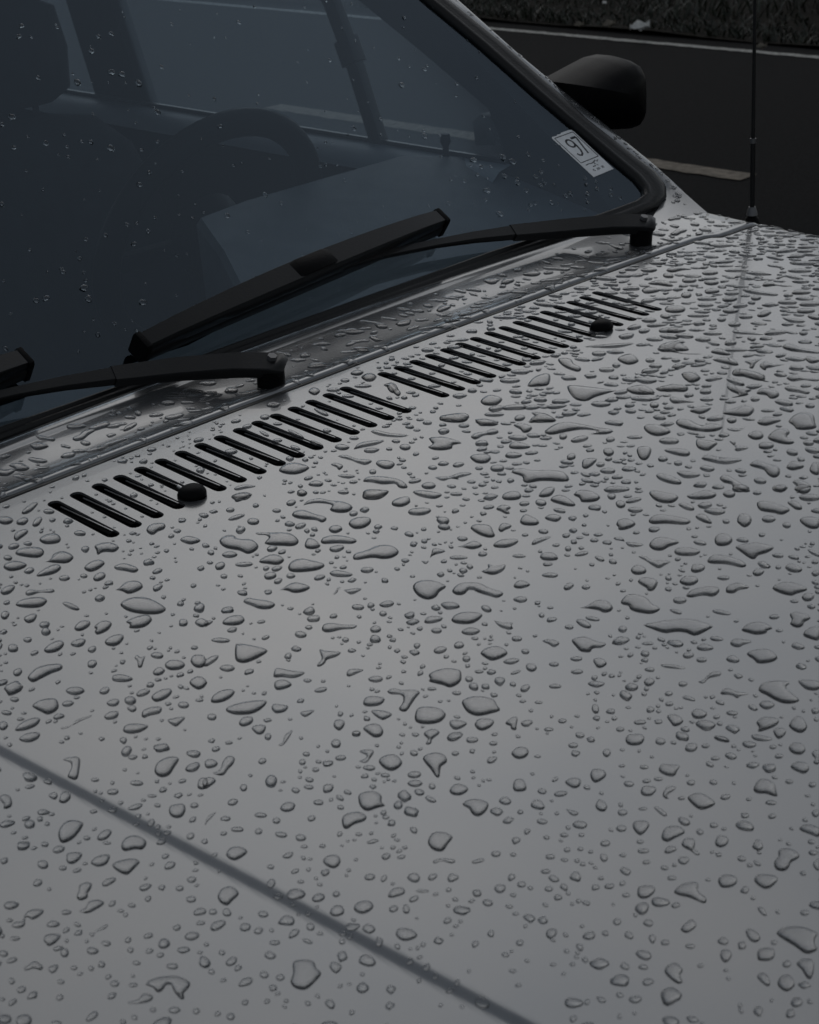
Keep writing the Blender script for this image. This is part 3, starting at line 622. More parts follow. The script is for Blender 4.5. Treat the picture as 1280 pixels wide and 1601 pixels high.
"690,495,22,6 670,450,20,6 675,590,28,7 860,385,28,6 30,515,20,10 95,545,18,12,-25 420,525,28,6"),
(340,540,4.267,"""410,840 440,800 520,785 613,815 560,850 490,860
1020,575 1060,570 1150,590 1280,600 1200,610 1080,598
905,695 950,655 1040,640 1115,635 1060,660 960,680
975,705 1000,690 1080,692 1050,712 1000,715
1055,790 1090,768 1180,785 1160,820 1100,820
800,740 860,735 930,760 1030,770 990,795 940,785 880,762
970,910 1000,880 1120,880 1230,905 1270,950 1210,950 1180,920 1100,925 1020,910
968,990 1000,965 1140,975 1090,1010 1010,1020
755,795 790,788 838,805 810,832 790,810
605,930 650,905 705,920 680,940
530,985 560,965 600,985 570,1005
800,870 840,865 920,872 870,885
1105,265 1160,260 1220,310 1210,340 1180,325 1150,285
968,215 1000,195 1060,205 1040,235 990,238
885,190 930,165 975,180 940,200
605,310 640,280 685,305 650,332
325,405 360,380 420,390 390,415
110,955 170,935 260,940 190,952 130,965
90,1010 160,985 230,995 180,1030""",
"830,680,48,18 315,480,36,14 850,235,30,10 775,298,45,10 970,272,52,10 1035,845,28,12 905,912,30,8 840,980,40,10 1190,640,30,10 1145,692,22,8 1250,680,40,18 910,620,36,8 90,710,45,18 400,525,30,8 310,590,36,10,-25 520,590,60,10,-25 400,635,34,10 690,445,52,14,-25 730,570,32,10 870,340,40,8 660,655,48,10,-20 520,685,32,12,-15"),
]

# ------------------------------------------------------------------ ground
GZ = -.93
def sheet(name, x0, y0, x1, y1, z, mat, **k):
    return obj(name, [(x0,y0,z),(x1,y0,z),(x1,y1,z),(x0,y1,z)], [(0,1,2,3)], mat, **k)
sheet('ground', -150, -150, 150, 150, GZ-.03, SOIL, kind='structure')
V, F = MB().box(-12, -60, GZ-.028, 6.95, 90, GZ).V, MB().box(-12, -60, GZ-.028, 6.95, 90, GZ).F
road = obj('road', V, F, ASPHALT, kind='structure')
def worn_line(name, x0, x1, y0, y1, mat):
    """a painted line with worn ragged edges, a thin slab standing on the asphalt"""
    ys = np.arange(y0, y1, .05); V = []; F = []
    for i, y in enumerate(ys):
        a, b = x0+rng.normal(0, .004), x1+rng.normal(0, .004); V += [(a, y, GZ+.004), (b, y, GZ+.004)]
        if i: F.append((2*i-2, 2*i-1, 2*i+1, 2*i))
    V2, F2 = list(V), list(F); n = len(V)
    return obj(name, V2, F2, mat, road)
worn_line('edge_line', 6.66, 6.73, -40, 80, WHITE_LINE)
for y in (2.33, 8.6, 14.9, 21.2, -3.9, -10.2): worn_line('centre_line', 4.165, 4.285, y, y+2.9, OCHRE_LINE)
# grass verge: uneven soil with thousands of bent blades
nx, ny = 60, 160
gx = np.linspace(6.93, 20, nx); gy = np.linspace(-14, 46, ny)
def verge_z(x, y): return GZ + .01 + .05*smoothstep((x-6.93)/1.2) + .02*np.sin(x*3.1+y*1.7)*np.sin(y*2.3-x)
rows = [[(x, y, verge_z(x, y)) for x in gx] for y in gy]
V, F = grid_mesh(rows); obj('verge', V, F, SOIL, smooth=True, kind='structure')
nb = 70000
bx = 6.98 + 8*rng.random(nb)**1.5; by = rng.uniform(-2, 22, nb); bz = verge_z(bx, by)
ang = rng.uniform(0, 2*math.pi, nb); hgt = rng.uniform(.025, .085, nb)*(1+.5*np.sin(bx*5+np.sin(by*4))); wid = rng.uniform(.003, .007, nb)
lean = rng.uniform(.3, 1.6, nb)*hgt; la = rng.uniform(0, 2*math.pi, nb)
c, s = np.cos(ang)*wid, np.sin(ang)*wid
V = np.empty((nb, 5, 3))
V[:, 0] = np.stack([bx-c, by-s, bz], -1); V[:, 1] = np.stack([bx+c, by+s, bz], -1)
mxx = np.stack([bx+.4*lean*np.cos(la), by+.4*lean*np.sin(la), bz+hgt*.65], -1)
V[:, 2] = mxx - np.stack([c, s, 0*c], -1)*.8; V[:, 3] = mxx + np.stack([c, s, 0*c], -1)*.8
V[:, 4] = np.stack([bx+lean*np.cos(la), by+lean*np.sin(la), bz+hgt], -1)
gm = bpy.data.meshes.new('grass'); i0 = (np.arange(nb)*5)[:, None]
quads = np.concatenate([i0+0, i0+1, i0+3, i0+2], 1); tris = np.concatenate([i0+2, i0+3, i0+4], 1)
gm.vertices.add(nb*5); gm.vertices.foreach_set('co', V.ravel())
gm.loops.add(nb*7); gm.loops.foreach_set('vertex_index', np.concatenate([quads, tris], 1).ravel().astype(np.int32))
gm.polygons.add(nb*2)
st = (np.arange(nb)*7)[:, None] + np.array([[0, 4]]); gm.polygons.foreach_set('loop_start', st.ravel().astype(np.int32))
gm.polygons.foreach_set('loop_total', np.tile([4, 3], nb).astype(np.int32)); gm.update(calc_edges=True); gm.materials.append(GRASS)
link('grass', gm, kind='stuff', label='low dark wet grass covering the verge beyond the road edge line', cat='grass')
# litter and fallen leaves on the verge edge
def scrap(name, px, py, length, width, mat, label, cat, rot, group=None):
    p = onplane(px, py, (0, 0, 1), GZ+.06); n = 9; V = []
    for i in range(n):
        for j in range(5):
            u, v = i/(n-1)-.5, j/4-.5
            x = u*length; y = v*width*(1-.7*abs(2*u)**2)
            z = .018*math.sin(u*9+j)+.014*math.cos(v*7+i*1.3)+.02*(1-4*v*v)+.01
            V.append((p[0]+x*math.cos(rot)-y*math.sin(rot), p[1]+x*math.sin(rot)+y*math.cos(rot), p[2]+z*length/.13))
    F = [(i*5+j, i*5+j+1, (i+1)*5+j+1, (i+1)*5+j) for i in range(n-1) for j in range(4)]
    m = MB().add(V, F); V2 = [(a, b, c_-.0015) for a, b, c_ in V]; m.add(V2, [f[::-1] for f in F])
    m.build(name, mat, smooth=True, label=label, cat=cat, group=group)
scrap('litter_scrap', 1000, 45, .12, .035, LITTER, 'largest crumpled white wrapper lying on the grass beside the road edge line', 'litter', R(-38))
scrap('fallen_leaf', 952, 40, .09, .014, LEAF, 'long curled pale leaf on the grass just left of the white wrapper', 'leaf', R(-25))
scrap('fallen_leaf', 905, 40, .06, .014, LEAF, 'leftmost small curled pale leaf at the grass edge near the road line', 'leaf', R(-55))
scrap('fallen_leaf', 1190, 74, .06, .010, LEAF, 'thin pale stalk lying between the grass and the road edge line', 'leaf', R(-50))
scrap('litter_scrap', 945, 5, .035, .03, LITTER, 'tiny white scrap in the grass at the top edge of the photo', 'litter', R(10))

# ------------------------------------------------------------------ the car
car = empty('parked_car', (0, 1.0, GZ), 'silver car with black wipers and rain-beaded bonnet parked at the roadside', 'car')
def swage(x, y):
    ax = abs(x); xc = .655 + .125*(y+.313)
    fade = 1-smoothstep((y+.30)/.16)
    return -.0022*smoothstep((ax-(xc-.0045))/.011)*fade
def bon(x, y):
    t = np.clip((abs(x)-.795)/.05, 0, 1)
    return .04*y - .0139*x*x - .05*(1-np.sqrt(np.maximum(1-t*t, 0))) + swage(x, y)
def nrm(x, y, f=bon, e=.0006):
    if abs(x) > .8445: return (math.copysign(1, x), 0, .05)
    n = np.array([-(f(x+e, y)-f(x-e, y))/(2*e), -(f(x, y+e)-f(x, y-e))/(2*e), 1.]); return n/np.linalg.norm(n)
def gap_y(x): return .0335 - .014*smoothstep((abs(x)-.694)/.02)
SLOT_X = [.025*(k-15.5)+(-.0162 if k < 15.5 else .0162) for k in range(32)]
SLOT_L, SLOT_W = .1061, .0066
def slot_loop(w_=SLOT_W, inset=0):
    a = []
    for i in range(7): t = math.pi*i/6; a.append((w_*math.cos(t), -w_-inset+w_*math.sin(t)))
    for i in range(7): t = math.pi+math.pi*i/6; a.append((w_*math.cos(t), -SLOT_L+w_+inset+w_*math.sin(t)))
    return a
def build_bonnet():
    pts, edges = [], []
    xs = sorted(set([round(v, 4) for v in np.arange(-.78, .781, .03)] + [s*v for s in (-1, 1) for v in (.795, .80, .806, .813, .82, .828, .835, .84, .8435, .845)] + [s*v for s in (-1,1) for v in (.70,.706,.712)]))
    ys = [round(v, 4) for v in np.arange(-1.15, .0, .03)] + [.008]
    nxs = len(xs)
    for y in ys:
        for x in xs:
            xc = .655 + .125*(y+.313)
            if abs(abs(x)-xc) < .022 and abs(x) < .79 and y > -1.149: continue
            if -.115 < y < .005 and abs(x) < .42:
                if min(abs(x-sx) for sx in SLOT_X) < .0082: continue
            pts.append((x, y))
    for y in np.arange(-1.14, -.11, .02):
        xc = .655 + .125*(y+.313)
        for s in (-1, 1):
            for o_ in (-.014, -.009, -.006, -.0045, -.003, -.0015, 0, .0015, .003, .0045, .006, .009, .014): pts.append((s*(xc+o_), y))
    # border
    b0 = len(pts); border = [(x, -1.1501) for x in xs] + [(xs[-1], y) for y in np.arange(-1.12, .0, .03)] + [(x, gap_y(x)) for x in xs[::-1]] + [(xs[0], y) for y in np.arange(-.01, -1.13, -.03)]
    pts += border; n = len(border); edges += [(b0+i, b0+(i+1) % n) for i in range(n)]
    for sx in SLOT_X:
        b0 = len(pts); lp = [(sx+a, b) for a, b in slot_loop()]; pts += lp; n = len(lp); edges += [(b0+i, b0+(i+1) % n) for i in range(n)]
    v, e, f, *_ = delaunay_2d_cdt([Vector(p) for p in pts], edges, [], 0, 1e-6)
    F = []
    for t in f:
        cx = sum(v[i].x for i in t)/len(t); cy = sum(v[i].y for i in t)/len(t)
        if cy > gap_y(cx) + 1e-5 or cy < -1.1502: continue
        if -SLOT_L < cy < 0:
            d = min(abs(cx-sx) for sx in SLOT_X)
            yy = min(max(cy, -SLOT_L+SLOT_W), -SLOT_W)
            if math.hypot(d, cy-yy) < SLOT_W*.985: continue
        F.append(tuple(t))
    V = [(p.x, p.y, float(bon(p.x, p.y))) for p in v]; NN = [nrm(p.x, p.y) for p in v]
    # rolled-down rear edge
    top = [(x, gap_y(x)) for x in xs]; n0 = len(V)
    for k, (dy, dz) in enumerate(((0, 0), (.0012, -.0005), (.0018, -.002), (.0018, -.014))):
        for x, y in top:
            V.append((x, y+dy, float(bon(x, y))+dz)); a = (0, .45, 1, 1)[k]; NN.append((0, a, 1-a+.001) if k else nrm(x, y))
    m_ = len(top)
    for k in range(3):
        for i in range(m_-1): F.append((n0+k*m_+i, n0+k*m_+i+1, n0+(k+1)*m_+i+1, n0+(k+1)*m_+i))
    return obj('bonnet', V, F, PAINT, car, smooth=True, normals=NN)
bonnet = build_bonnet()
# vent slots: recesses coloured black for their shade, with louvre lips, one shared mesh
def slot_mesh():
    mb = MB(); top = slot_loop(SLOT_W); n = len(top)
    rings = [[(x, y, .04*y-.0004) for x, y in top], [(x*.95, y, .04*y-.0024) for x, y in slot_loop(SLOT_W)],
             [(x*.9, y*.99-.0005, .04*y-.016) for x, y in slot_loop(SLOT_W)]]
    V = [p for r in rings for p in r]; F = []
    for k in range(2):
        for i in range(n): F.append((k*n+i, (k+1)*n+i, (k+1)*n+(i+1) % n, k*n+(i+1) % n))
    F.append(tuple(2*n+i for i in range(n))); mb.add(V, F)
    # louvre lip running along one long side and two cross webs
    mb.box(.0012, -SLOT_L+.014, -.0085, .0046, -.012, -.0068)
    mb.box(-.0052, -.040, -.013, .0052, -.037, -.010); mb.box(-.0052, -.085, -.015, .0052, -.082, -.012)
    nf = len(mb.F); mb.box(.0037, -SLOT_L+.012, -.0050, .0047, -.010, -.0038)
    m = mesh_of('vent_slot', mb.V, mb.F, PLASTIC); m.materials.append(PAINT)
    for i in list(range(n))+list(range(nf, nf+6)): m.polygons[i].material_index = 1        # painted folded edge of the opening, plus a lip added to catch the sky
    return m
sm = slot_mesh()
for sx in SLOT_X:
    o = bpy.data.objects.new('vent_slot', sm); col.objects.link(o); o.parent = bonnet
    o.location = (sx, 0, -.0139*sx*sx); o.rotation_euler.y = math.atan(2*.0139*sx)
# washer jets: low black mushroom heads
for px, py in ((300, 774), (940, 513)):
    p = onplane(px, py, (0, -.04, 1), -.001); z = float(bon(p[0], p[1]))
    prof = [(.0125, -.0008), (.0142, .0012), (.0140, .004), (.0122, .0072), (.0085, .0094), (.004, .0103), (.0005, .0105)]
    V = []; F = []; n = 24
    for r_, h in prof:
        for j in range(n):
            a = 2*math.pi*j/n; k = 1-.16*max(0, math.sin(a))*(h > .003)
            V.append((p[0]+r_*math.cos(a), p[1]+r_*math.sin(a)*k, z+h))
    for i in range(len(prof)-1):
        for j in range(n): F.append((i*n+j, i*n+(j+1) % n, (i+1)*n+(j+1) % n, (i+1)*n+j))
    F.append(tuple((len(prof)-1)*n+j for j in range(n)))
    jet = obj('washer_jet', V, F, PLASTIC, bonnet, smooth=True)
    MB().tube([(p[0]-.004, p[1]+.010, z+.006), (p[0]-.005, p[1]+.0145, z+.0075)], .0016, 8).build('nozzle', STEEL, jet, smooth=True)

# cowl panel between bonnet and windscreen
GA = R(35); GN = np.array([0, -math.sin(GA), math.cos(GA)]); GV = np.array([0, math.cos(GA), math.sin(GA)]); GD = GN@np.array([0, .18, .015])
def P(px, py, h=0): return onplane(px, py, GN, GD+h)
prof = [(.0, -.016), (.0, -.002), (.0006, -.0004), (.0018, .0006), (.004, .0012), (.008, .0012), (.011, .0002), (.014, -.0012), (.020, -.0024), (.035, -.0031),
        (.055, -.0022), (.072, -.0006), (.088, .0010), (.094, .0014), (.097, .0020), (.100, .0032), (.106, .0040), (.114, .0044), (.1205, .0044), (.1228, .001), (.124, -.012), (.150, -.016)]
def cowl_z(x, k):
    d, h = prof[k]; y = gap_y(x)+.0095+d*(1+.32*max(x, -.5))
    f = 1-smoothstep((abs(x)-.64)/.09)
    if k < 7: hh = h
    elif k < 19: hh = h*f + (1-f)*.0008
    else: hh = h
    t = np.clip((abs(x)-.795)/.05, 0, 1)
    return y, .04*y - .0139*x*x - .05*(1-math.sqrt(max(1-t*t, 0))) + hh
cx_ = np.r_[-.845, -.84, -.83, -.82, -.81, -.80, np.arange(-.78, .781, .02), .80, .81, .82, .83, .84, .845]
rows = []
for k in range(len(prof)):
    rows.append([(x, *map(float, cowl_z(x, k))) for x in cx_])
V, F = grid_mesh(rows); cowl = obj('cowl_panel', V, F, PAINT, car, smooth=True)
# black tube standing in for the shade inside the shut gap
MB().tube([(x, gap_y(x)+.0062, float(bon(x, gap_y(x)))-.0032) for x in np.arange(-.80, .801, .02)], .0031, 8).build('gap_shade', RUBBER, car, smooth=True)

# A-pillar skins
pin = [(1012,352),(1030,324),(1042,308),(1041,292),(1026,273),(1000,254),(960,222),(920,192),(872,148),(783,69),(697,0),(620,-62),(520,-142)]
pou = [(1106,333),(1090,319),(1072,303),(1053,285),(1035,269),(1019,254),(990,231),(950,198),(900,158),(812,86),(716,0),(637,-68),(535,-155)]
pil_rows = []
for i, (a, b) in enumerate(zip(pin, pou)):
    xo = .803-.0025*i; o_ = onplane(*b, (1, 0, 0), xo)
    if i == 0:
        pi = onplane(*a, (0, -.04, 1), -.006); o_ = onplane(*b, (0, -.04, 1), -.0075)
    else: pi = P(*a, -.004)
    mid = (pi+o_)/2 + np.array([.002, 0, .004])*min(1, i/3); q3 = pi*.2+o_*.8 + np.array([.002, 0, .0035])*min(1, i/3)
    q1 = pi*.8+o_*.2 + np.array([0, 0, .0035])*min(1, i/3)
    o_ = P(*b, -.006-.001*min(i, 5)) if i > 3 else onplane(*b, (1, 0, 0), (.803, .812, .821, .830)[i])
    mid = (pi+o_)/2 + GN*.002*min(1, i/3); q3 = pi*.2+o_*.8 + GN*.0018*min(1, i/3); q1 = pi*.8+o_*.2 + GN*.001*min(1, i/3)
    dn = o_+np.array([.004, .004, -.006]); dn2 = o_+np.array([.006, .03, -.03])
    pil_rows.append([pi, q1, mid, q3, o_, dn, dn2])
for s in (1, -1):
    rows = [[(s*p[0], p[1], p[2]) for p in r] for r in pil_rows]
    V, F = grid_mesh(rows)
    ap = obj('windscreen_pillar', V, F if s > 0 else [f[::-1] for f in F], PAINT, car, smooth=True); ap.data.set_sharp_from_angle(angle=R(28))
    drip = [np.array([s*(r[5][0]+.005), r[5][1]+.012, r[5][2]-.008]) for r in pil_rows[4:]]
    MB().tube(drip, .0065, 10).build('drip_rail', RUBBER, ap, smooth=True)
top_y = pil_rows[-1][4][1]; top_z = pil_rows[-1][4][2]

# windscreen: seal (bulged rubber band), glass, sticker
so = [(-80,727),(0,697),(125,650),(250,605),(425,541),(601,480),(700,444),(800,408),(870,382),(940,357),(1001,337),(1028,324),(1041,309),(1039,291),(1024,271),(1000,253),(920,191),(872,147),(783,68),(697,-1),(600,-80),(510,-150)]
si = [(-80,698),(0,668),(100,634),(215,593),(375,534),(540,475),(650,436),(760,396),(840,370),(890,352),(951,330),(990,316),(1006,305),(1005,293),(992,277),(972,260),(890,190),(838,146),(752,70),(668,0),(575,-80),(488,-150)]
srow = []
for a, b in zip(so, si):
    A, B = P(*a, -.004), P(*b, .0015)
    srow.append([A, A+(B-A)*.05+GN*.004, A+(B-A)*.22+GN*.0068, A+(B-A)*.50+GN*.0060, A+(B-A)*.68+GN*.0030, A+(B-A)*.78+GN*.0052, A+(B-A)*.93+GN*.0040, B, B-GN*.006])
mir = [[np.array([-p[0], p[1], p[2]]) for p in r] for r in srow[10:]][::-1]
loop = mir + srow
V, F = grid_mesh(loop + [loop[0]]); windscreen = None
gl = [r[4]-GN*(r[4]@GN-GD+.003) for r in loop]
screen = MB().prism(gl, GN*-.0045).build('windscreen', GLASS, car)
n = len(loop[0]); obj('windscreen_seal', V, F, RUBBER, screen, smooth=True)
# permit sticker, printed on paper stuck to the glass
Sx, Sv = 1, 1
s_bl, s_tl, s_tr, s_br = P(928, 277, -.0028), P(860, 214, -.0028), P(893, 202, -.0028), P(959, 264, -.0028)
def SP(u, v, h=.0):
    """point on the sticker, u to the right, v up the glass"""
    return (s_bl*(1-u)*(1-v)+s_br*u*(1-v)+s_tr*u*v+s_tl*(1-u)*v) + GN*h
edge = [(0,0),(1,0),(1,.5),(1,.93),(.97,.985),(.86,1.0),(.5,1.0),(.46,.985),(.3,.99),(.26,.975),(.05,.985),(0,.96),(.0,.80),(.03,.78),(.0,.74),(0,.2)]
sticker = MB().prism([SP(u, v) for u, v in edge], GN*.0003).build('permit_sticker', PAPER, screen)
ink = MB()
def stroke(pts, wd, h=.00035):
    Q = [np.array(p, float) for p in pts]
    sc = np.array([np.linalg.norm(s_br-s_bl), np.linalg.norm(s_tl-s_bl)])
    V = []; F = []
    for i, q in enumerate(Q):
        t = (Q[min(i+1, len(Q)-1)]-Q[max(i-1, 0)])*sc; t /= np.linalg.norm(t)+1e-9; nn = np.array([-t[1], t[0]])*wd/2/sc
        V += [SP(*(q-nn), h), SP(*(q+nn), h)]
        if i: F.append((2*i-2, 2*i-1, 2*i+1, 2*i))
    ink.add(V, F)
f0 = .0015
for a, b in (((.08,.33),(.94,.33)), ((.08,.94),(.94,.94)), ((.08,.335),(.08,.94)), ((.94,.335),(.94,.94))): stroke([a, b], f0)
nine = [(.44+.13*math.cos(a), .745+.085*math.sin(a)) for a in np.linspace(0, 2*math.pi, 25)]
stroke(nine, .0034)
stroke([(.57,.745),(.572,.66),(.55,.56),(.49,.49),(.40,.46),(.32,.48),(.29,.52)], .0034)
stroke([(.62,.83),(.86,.83)], .0042); stroke([(.86,.83),(.80,.70),(.74,.56),(.70,.45)], .0030)
stroke([(.16,.255),(.30,.262),(.42,.25),(.58,.262),(.66,.285),(.70,.25),(.78,.272)], .0016); stroke([(.52,.23),(.60,.28)], .0013); stroke([(.50,.22),(.56,.215)], .0014)
stroke([(.36,.185),(.50,.182)], .0018); stroke([(.56,.20),(.60,.17)], .0014)
# the small date line under it
def digit(seg, u, v, wu, hv):
    S = {'t': ((0,1),(1,1)), 'm': ((0,.5),(1,.5)), 'b': ((0,0),(1,0)), 'l': ((0,1),(0,.5)), 'r': ((1,1),(1,.5)), 'L': ((0,.5),(0,0)), 'R': ((1,.5),(1,0))}
    for k in seg:
        a, b = S[k]; stroke([(u+a[0]*wu, v+a[1]*hv), (u+b[0]*wu, v+b[1]*hv)], .0009)
for i, g in enumerate(('rR', 'tlmRb', '', 'rRb', 'lrLRb', 'lrLR', '', 'trmRb', 'tlrLRb')):
    if g: digit(g, .20+.062*i, .095, .038, .04)
ink.build('printing', INK, sticker)

# wipers: pivot and nut, arm, blade; the near one repeats the far one
def build_wiper(shift):
    pf = onplane(1004, 358, (0, 0, 1), .017)
    T = (lambda p: p) if shift is None else (lambda p: np.array(shift) + (p-pf)*np.array([.85, 1.03, .84]))   # the second wiper sweeps a slightly closer arc
    Z = lambda px, py, z: T(onplane(px, py, (0, 0, 1), z))
    G = lambda px, py, h: T(P(px, py, h))
    hd = Z(1004, 358, .017)
    root = MB().tube([hd+np.array([0, .004, -.045]), hd+np.array([0, .002, -.01]), hd+np.array([0, 0, .002])], [.0155, .0155, .0145], 20).build('wiper', PLASTIC, car, smooth=True)
    nut = hd+np.array([.002, 0, .012]); MB().tube([nut, nut+np.array([0, -.002, .006])], [.0062, .0055], 6).build('nut', DULL, root)
    g8 = G(880, 357, .022)
    a = MB().bar([hd+(hd-g8)*.14+np.array([0, 0, .004]), hd+(hd-g8)*.10+np.array([0, 0, .006]), hd+np.array([0, 0, .007]), hd+(g8-hd)*.2+np.array([0, 0, .007]), hd+(g8-hd)*.4+np.array([0, 0, .006]), g8, G(800, 364, .021)],
                 [.024, .028, .028, .028, .027, .025, .021], [.012, .014, .014, .014, .015, .014, .012], GN)
    a.bar([G(815, 362, .021), G(740, 371, .020), G(680, 381, .019), G(600, 398, .022), G(470, 436, .030)],
          [.019, .014, .011, .009, .009], [.011, .009, .007, .007, .007], GN)
    a.build('arm', BLACK, root, smooth=True)
    p0, p1 = G(214, 560, 0), G(678, 362, 0); d = p1-p0; Ln = np.linalg.norm(d); d /= Ln; sd_ = np.cross(d, GN)
    at = lambda t, h, o_=0: p0 + d*Ln*t + GN*h + sd_*o_
    b = MB(); ts = np.linspace(0, 1, 13)
    b.bar([at(t, .0135) for t in ts], [.024]*13, [.015]*13, GN)                     # spring strip in its holder
    tm = np.linspace(.0, 1, 13); hh = [.021+.013*max(0, math.sin(math.pi*t))**.7 for t in tm]
    b.bar([at(t, h) for t, h in zip(tm, hh)], [.021+.009*math.sin(math.pi*t) for t in tm], [.020]*13, GN)   # main bridge, thickened to take in its shadow and reflection on the glass
    for c_ in (.13, .87):
        b.bar([at(c_-.12, .017), at(c_, .023), at(c_+.12, .017)], [.008]*3, [.007]*3, GN)
    bl = b.build('blade', BLACK, root, smooth=True)
    MB().bar([at(.43, .036), at(.47, .041), at(.56, .041), at(.60, .037)], [.022, .026, .026, .020], [.008, .011, .011, .007], GN).build('clip', PLASTIC, bl, smooth=True)
    V = []; 
    for t in ts: V += [at(t, .012, -.004), at(t, .012, .004), at(t, .002, .0008), at(t, .002, -.0008)]
    F = [(i*4+j, i*4+(j+1) % 4, i*4+4+(j+1) % 4, i*4+4+j) for i in range(12) for j in range(4)] + [(3,2,1,0), (48,49,50,51)]
    MB().add(V, F).build('squeegee', RUBBER, bl)
    for t in (0.0, 1.0):
        b2 = MB().bar([at(t-.008, .017), at(t+.008, .017)], [.026]*2, [.030]*2, GN); b2.build('end_cap', PLASTIC, bl, bevel=.002)
build_wiper(None); build_wiper((-.0714, .0653, .017))

# body sides with wheel arches, doors, shoulder
def side_outline():
    o_ = [(-1.15, -.62), (-1.0, -.66)]
    def arch(yc): return [(yc+.33*math.cos(a), -.66+.30*math.sin(a)) for a in np.linspace(math.pi, 0, 13)]
    o_ += arch(-.55) + arch(2.05) + [(3.0, -.64), (3.05, -.30), (3.0, -.05), (2.6, -.03), (1.2, -.045), (.16, -.045), (.03, -.052), (-.5, -.073), (-1.15, -.098)]
    return o_
for s in (1, -1):
    MB().prism([(s*.8452, y, z) for y, z in side_outline()], (-s*.02, 0, 0)).build('body_side', PAINT, car, label=None)
    # shoulder from the outer skin up to the window line
    ys = np.linspace(.15, 3.0, 20)
    lim = lambda y, z: min(z, .70*(y-.18)-.012)
    rows = [[(s*.845, y, -.046), (s*.842, y, min(-.025, lim(y, 9))), (s*.825, y, lim(y, -.006)), (s*.79, y, lim(y, .010)), (s*.755, y, lim(y, .028)), (s*.745, y, lim(y, .035)), (s*.742, y, lim(y, .043))] for y in ys]
    V, F = grid_mesh(rows); obj('door_shoulder', V, F if s < 0 else [f[::-1] for f in F], PAINT, car, smooth=True)
    for y in (-.55, 2.05):
        ty = MB(); c_ = np.array([s*.74, y, GZ+.29]); V = []; F = []; n = 28
        prof_t = [(.19, -.08), (.25, -.085), (.285, -.065), (.29, 0), (.285, .065), (.25, .085), (.19, .08)]
        for r_, dx in prof_t:
            for j in range(n): a = 2*math.pi*j/n; V.append((c_[0]+dx, c_[1]+r_*math.cos(a), c_[2]+r_*math.sin(a)))
        for i in range(6):
            for j in range(n): F.append((i*n+j, i*n+(j+1) % n, (i+1)*n+(j+1) % n, (i+1)*n+j))
        wh = empty('wheel', (0, 0, 0), None, None); wh.parent = car; wh.location = -origin_of(car)
        obj('tyre', V, F, TYRE, wh, smooth=True)
        MB().tube([c_+np.array([-.07*s, 0, 0]), c_+np.array([.05*s, 0, 0]), c_+np.array([.075*s, 0, 0])], [.19, .19, .06], 24).build('rim', STEEL, wh, smooth=True)
MB().box(-.82, -1.16, -.62, .82, -1.12, -.11).box(-.82, 2.98, -.62, .82, 3.02, -.05).build('end_panel', PAINT, car)
MB().box(-.60, -1.12, -.30, .60, .15, -.12).box(-.72, -.2, -.14, .72, .02, -.07).build('engine_bay', DARK, car)
MB().box(-.80, .14, -.60, .80, 2.95, -.55).box(-.80, .12, -.58, .80, .16, -.03).build('cabin_floor', CARPET, car)
# side frames with window openings, doors inside
def ring_panel(s, x, th, outer, holes, name, mat, parent):
    pts = [Vector(p) for p in outer]; edges = [(i, (i+1) % len(outer)) for i in range(len(outer))]
    for h in holes:
        b0 = len(pts); pts += [Vector(p) for p in h]; edges += [(b0+i, b0+(i+1) % len(h)) for i in range(len(h))]
    v, e, f, *_ = delaunay_2d_cdt(pts, edges, [], 1, 1e-6)
    def inside(p, poly):
        c_ = False
        for i in range(len(poly)):
            (x1, y1), (x2, y2) = poly[i-1], poly[i]
            if (y1 > p[1]) != (y2 > p[1]) and p[0] < (x2-x1)*(p[1]-y1)/(y2-y1)+x1: c_ = not c_
        return c_
    F = [t for t in f if not any(inside((sum(v[i].x for i in t)/3, sum(v[i].y for i in t)/3), h) for h in holes)]
    n = len(v); V = [(s*x, p.x, p.y) for p in v]+[(s*(x+th), p.x, p.y) for p in v]
    FF = [tuple(t) for t in F]+[tuple(i+n for i in t[::-1]) for t in F]
    for loop_ in [outer]+holes:
        idx = [min(range(n), key=lambda i: (v[i].x-p[0])**2+(v[i].y-p[1])**2) for p in loop_]
        FF += [(idx[i-1], idx[i], idx[i]+n, idx[i-1]+n) for i in range(len(idx))]
    return obj(name, V, FF, mat, parent)
front_win = [(.41, .047), (.415, .075), (.445, .132), (.58, .205), (.72, .277), (.98, .41), (1.47, .41), (1.342, .047)]
rear_win = [(1.50, .047), (1.62, .41), (2.22, .41), (2.40, .30), (2.42, .047)]
outer = [(.24, .042), (.30, .086), (.60, .296), (.86, .455), (2.35, .455), (2.85, .06), (2.85, .0), (.20, .0)]
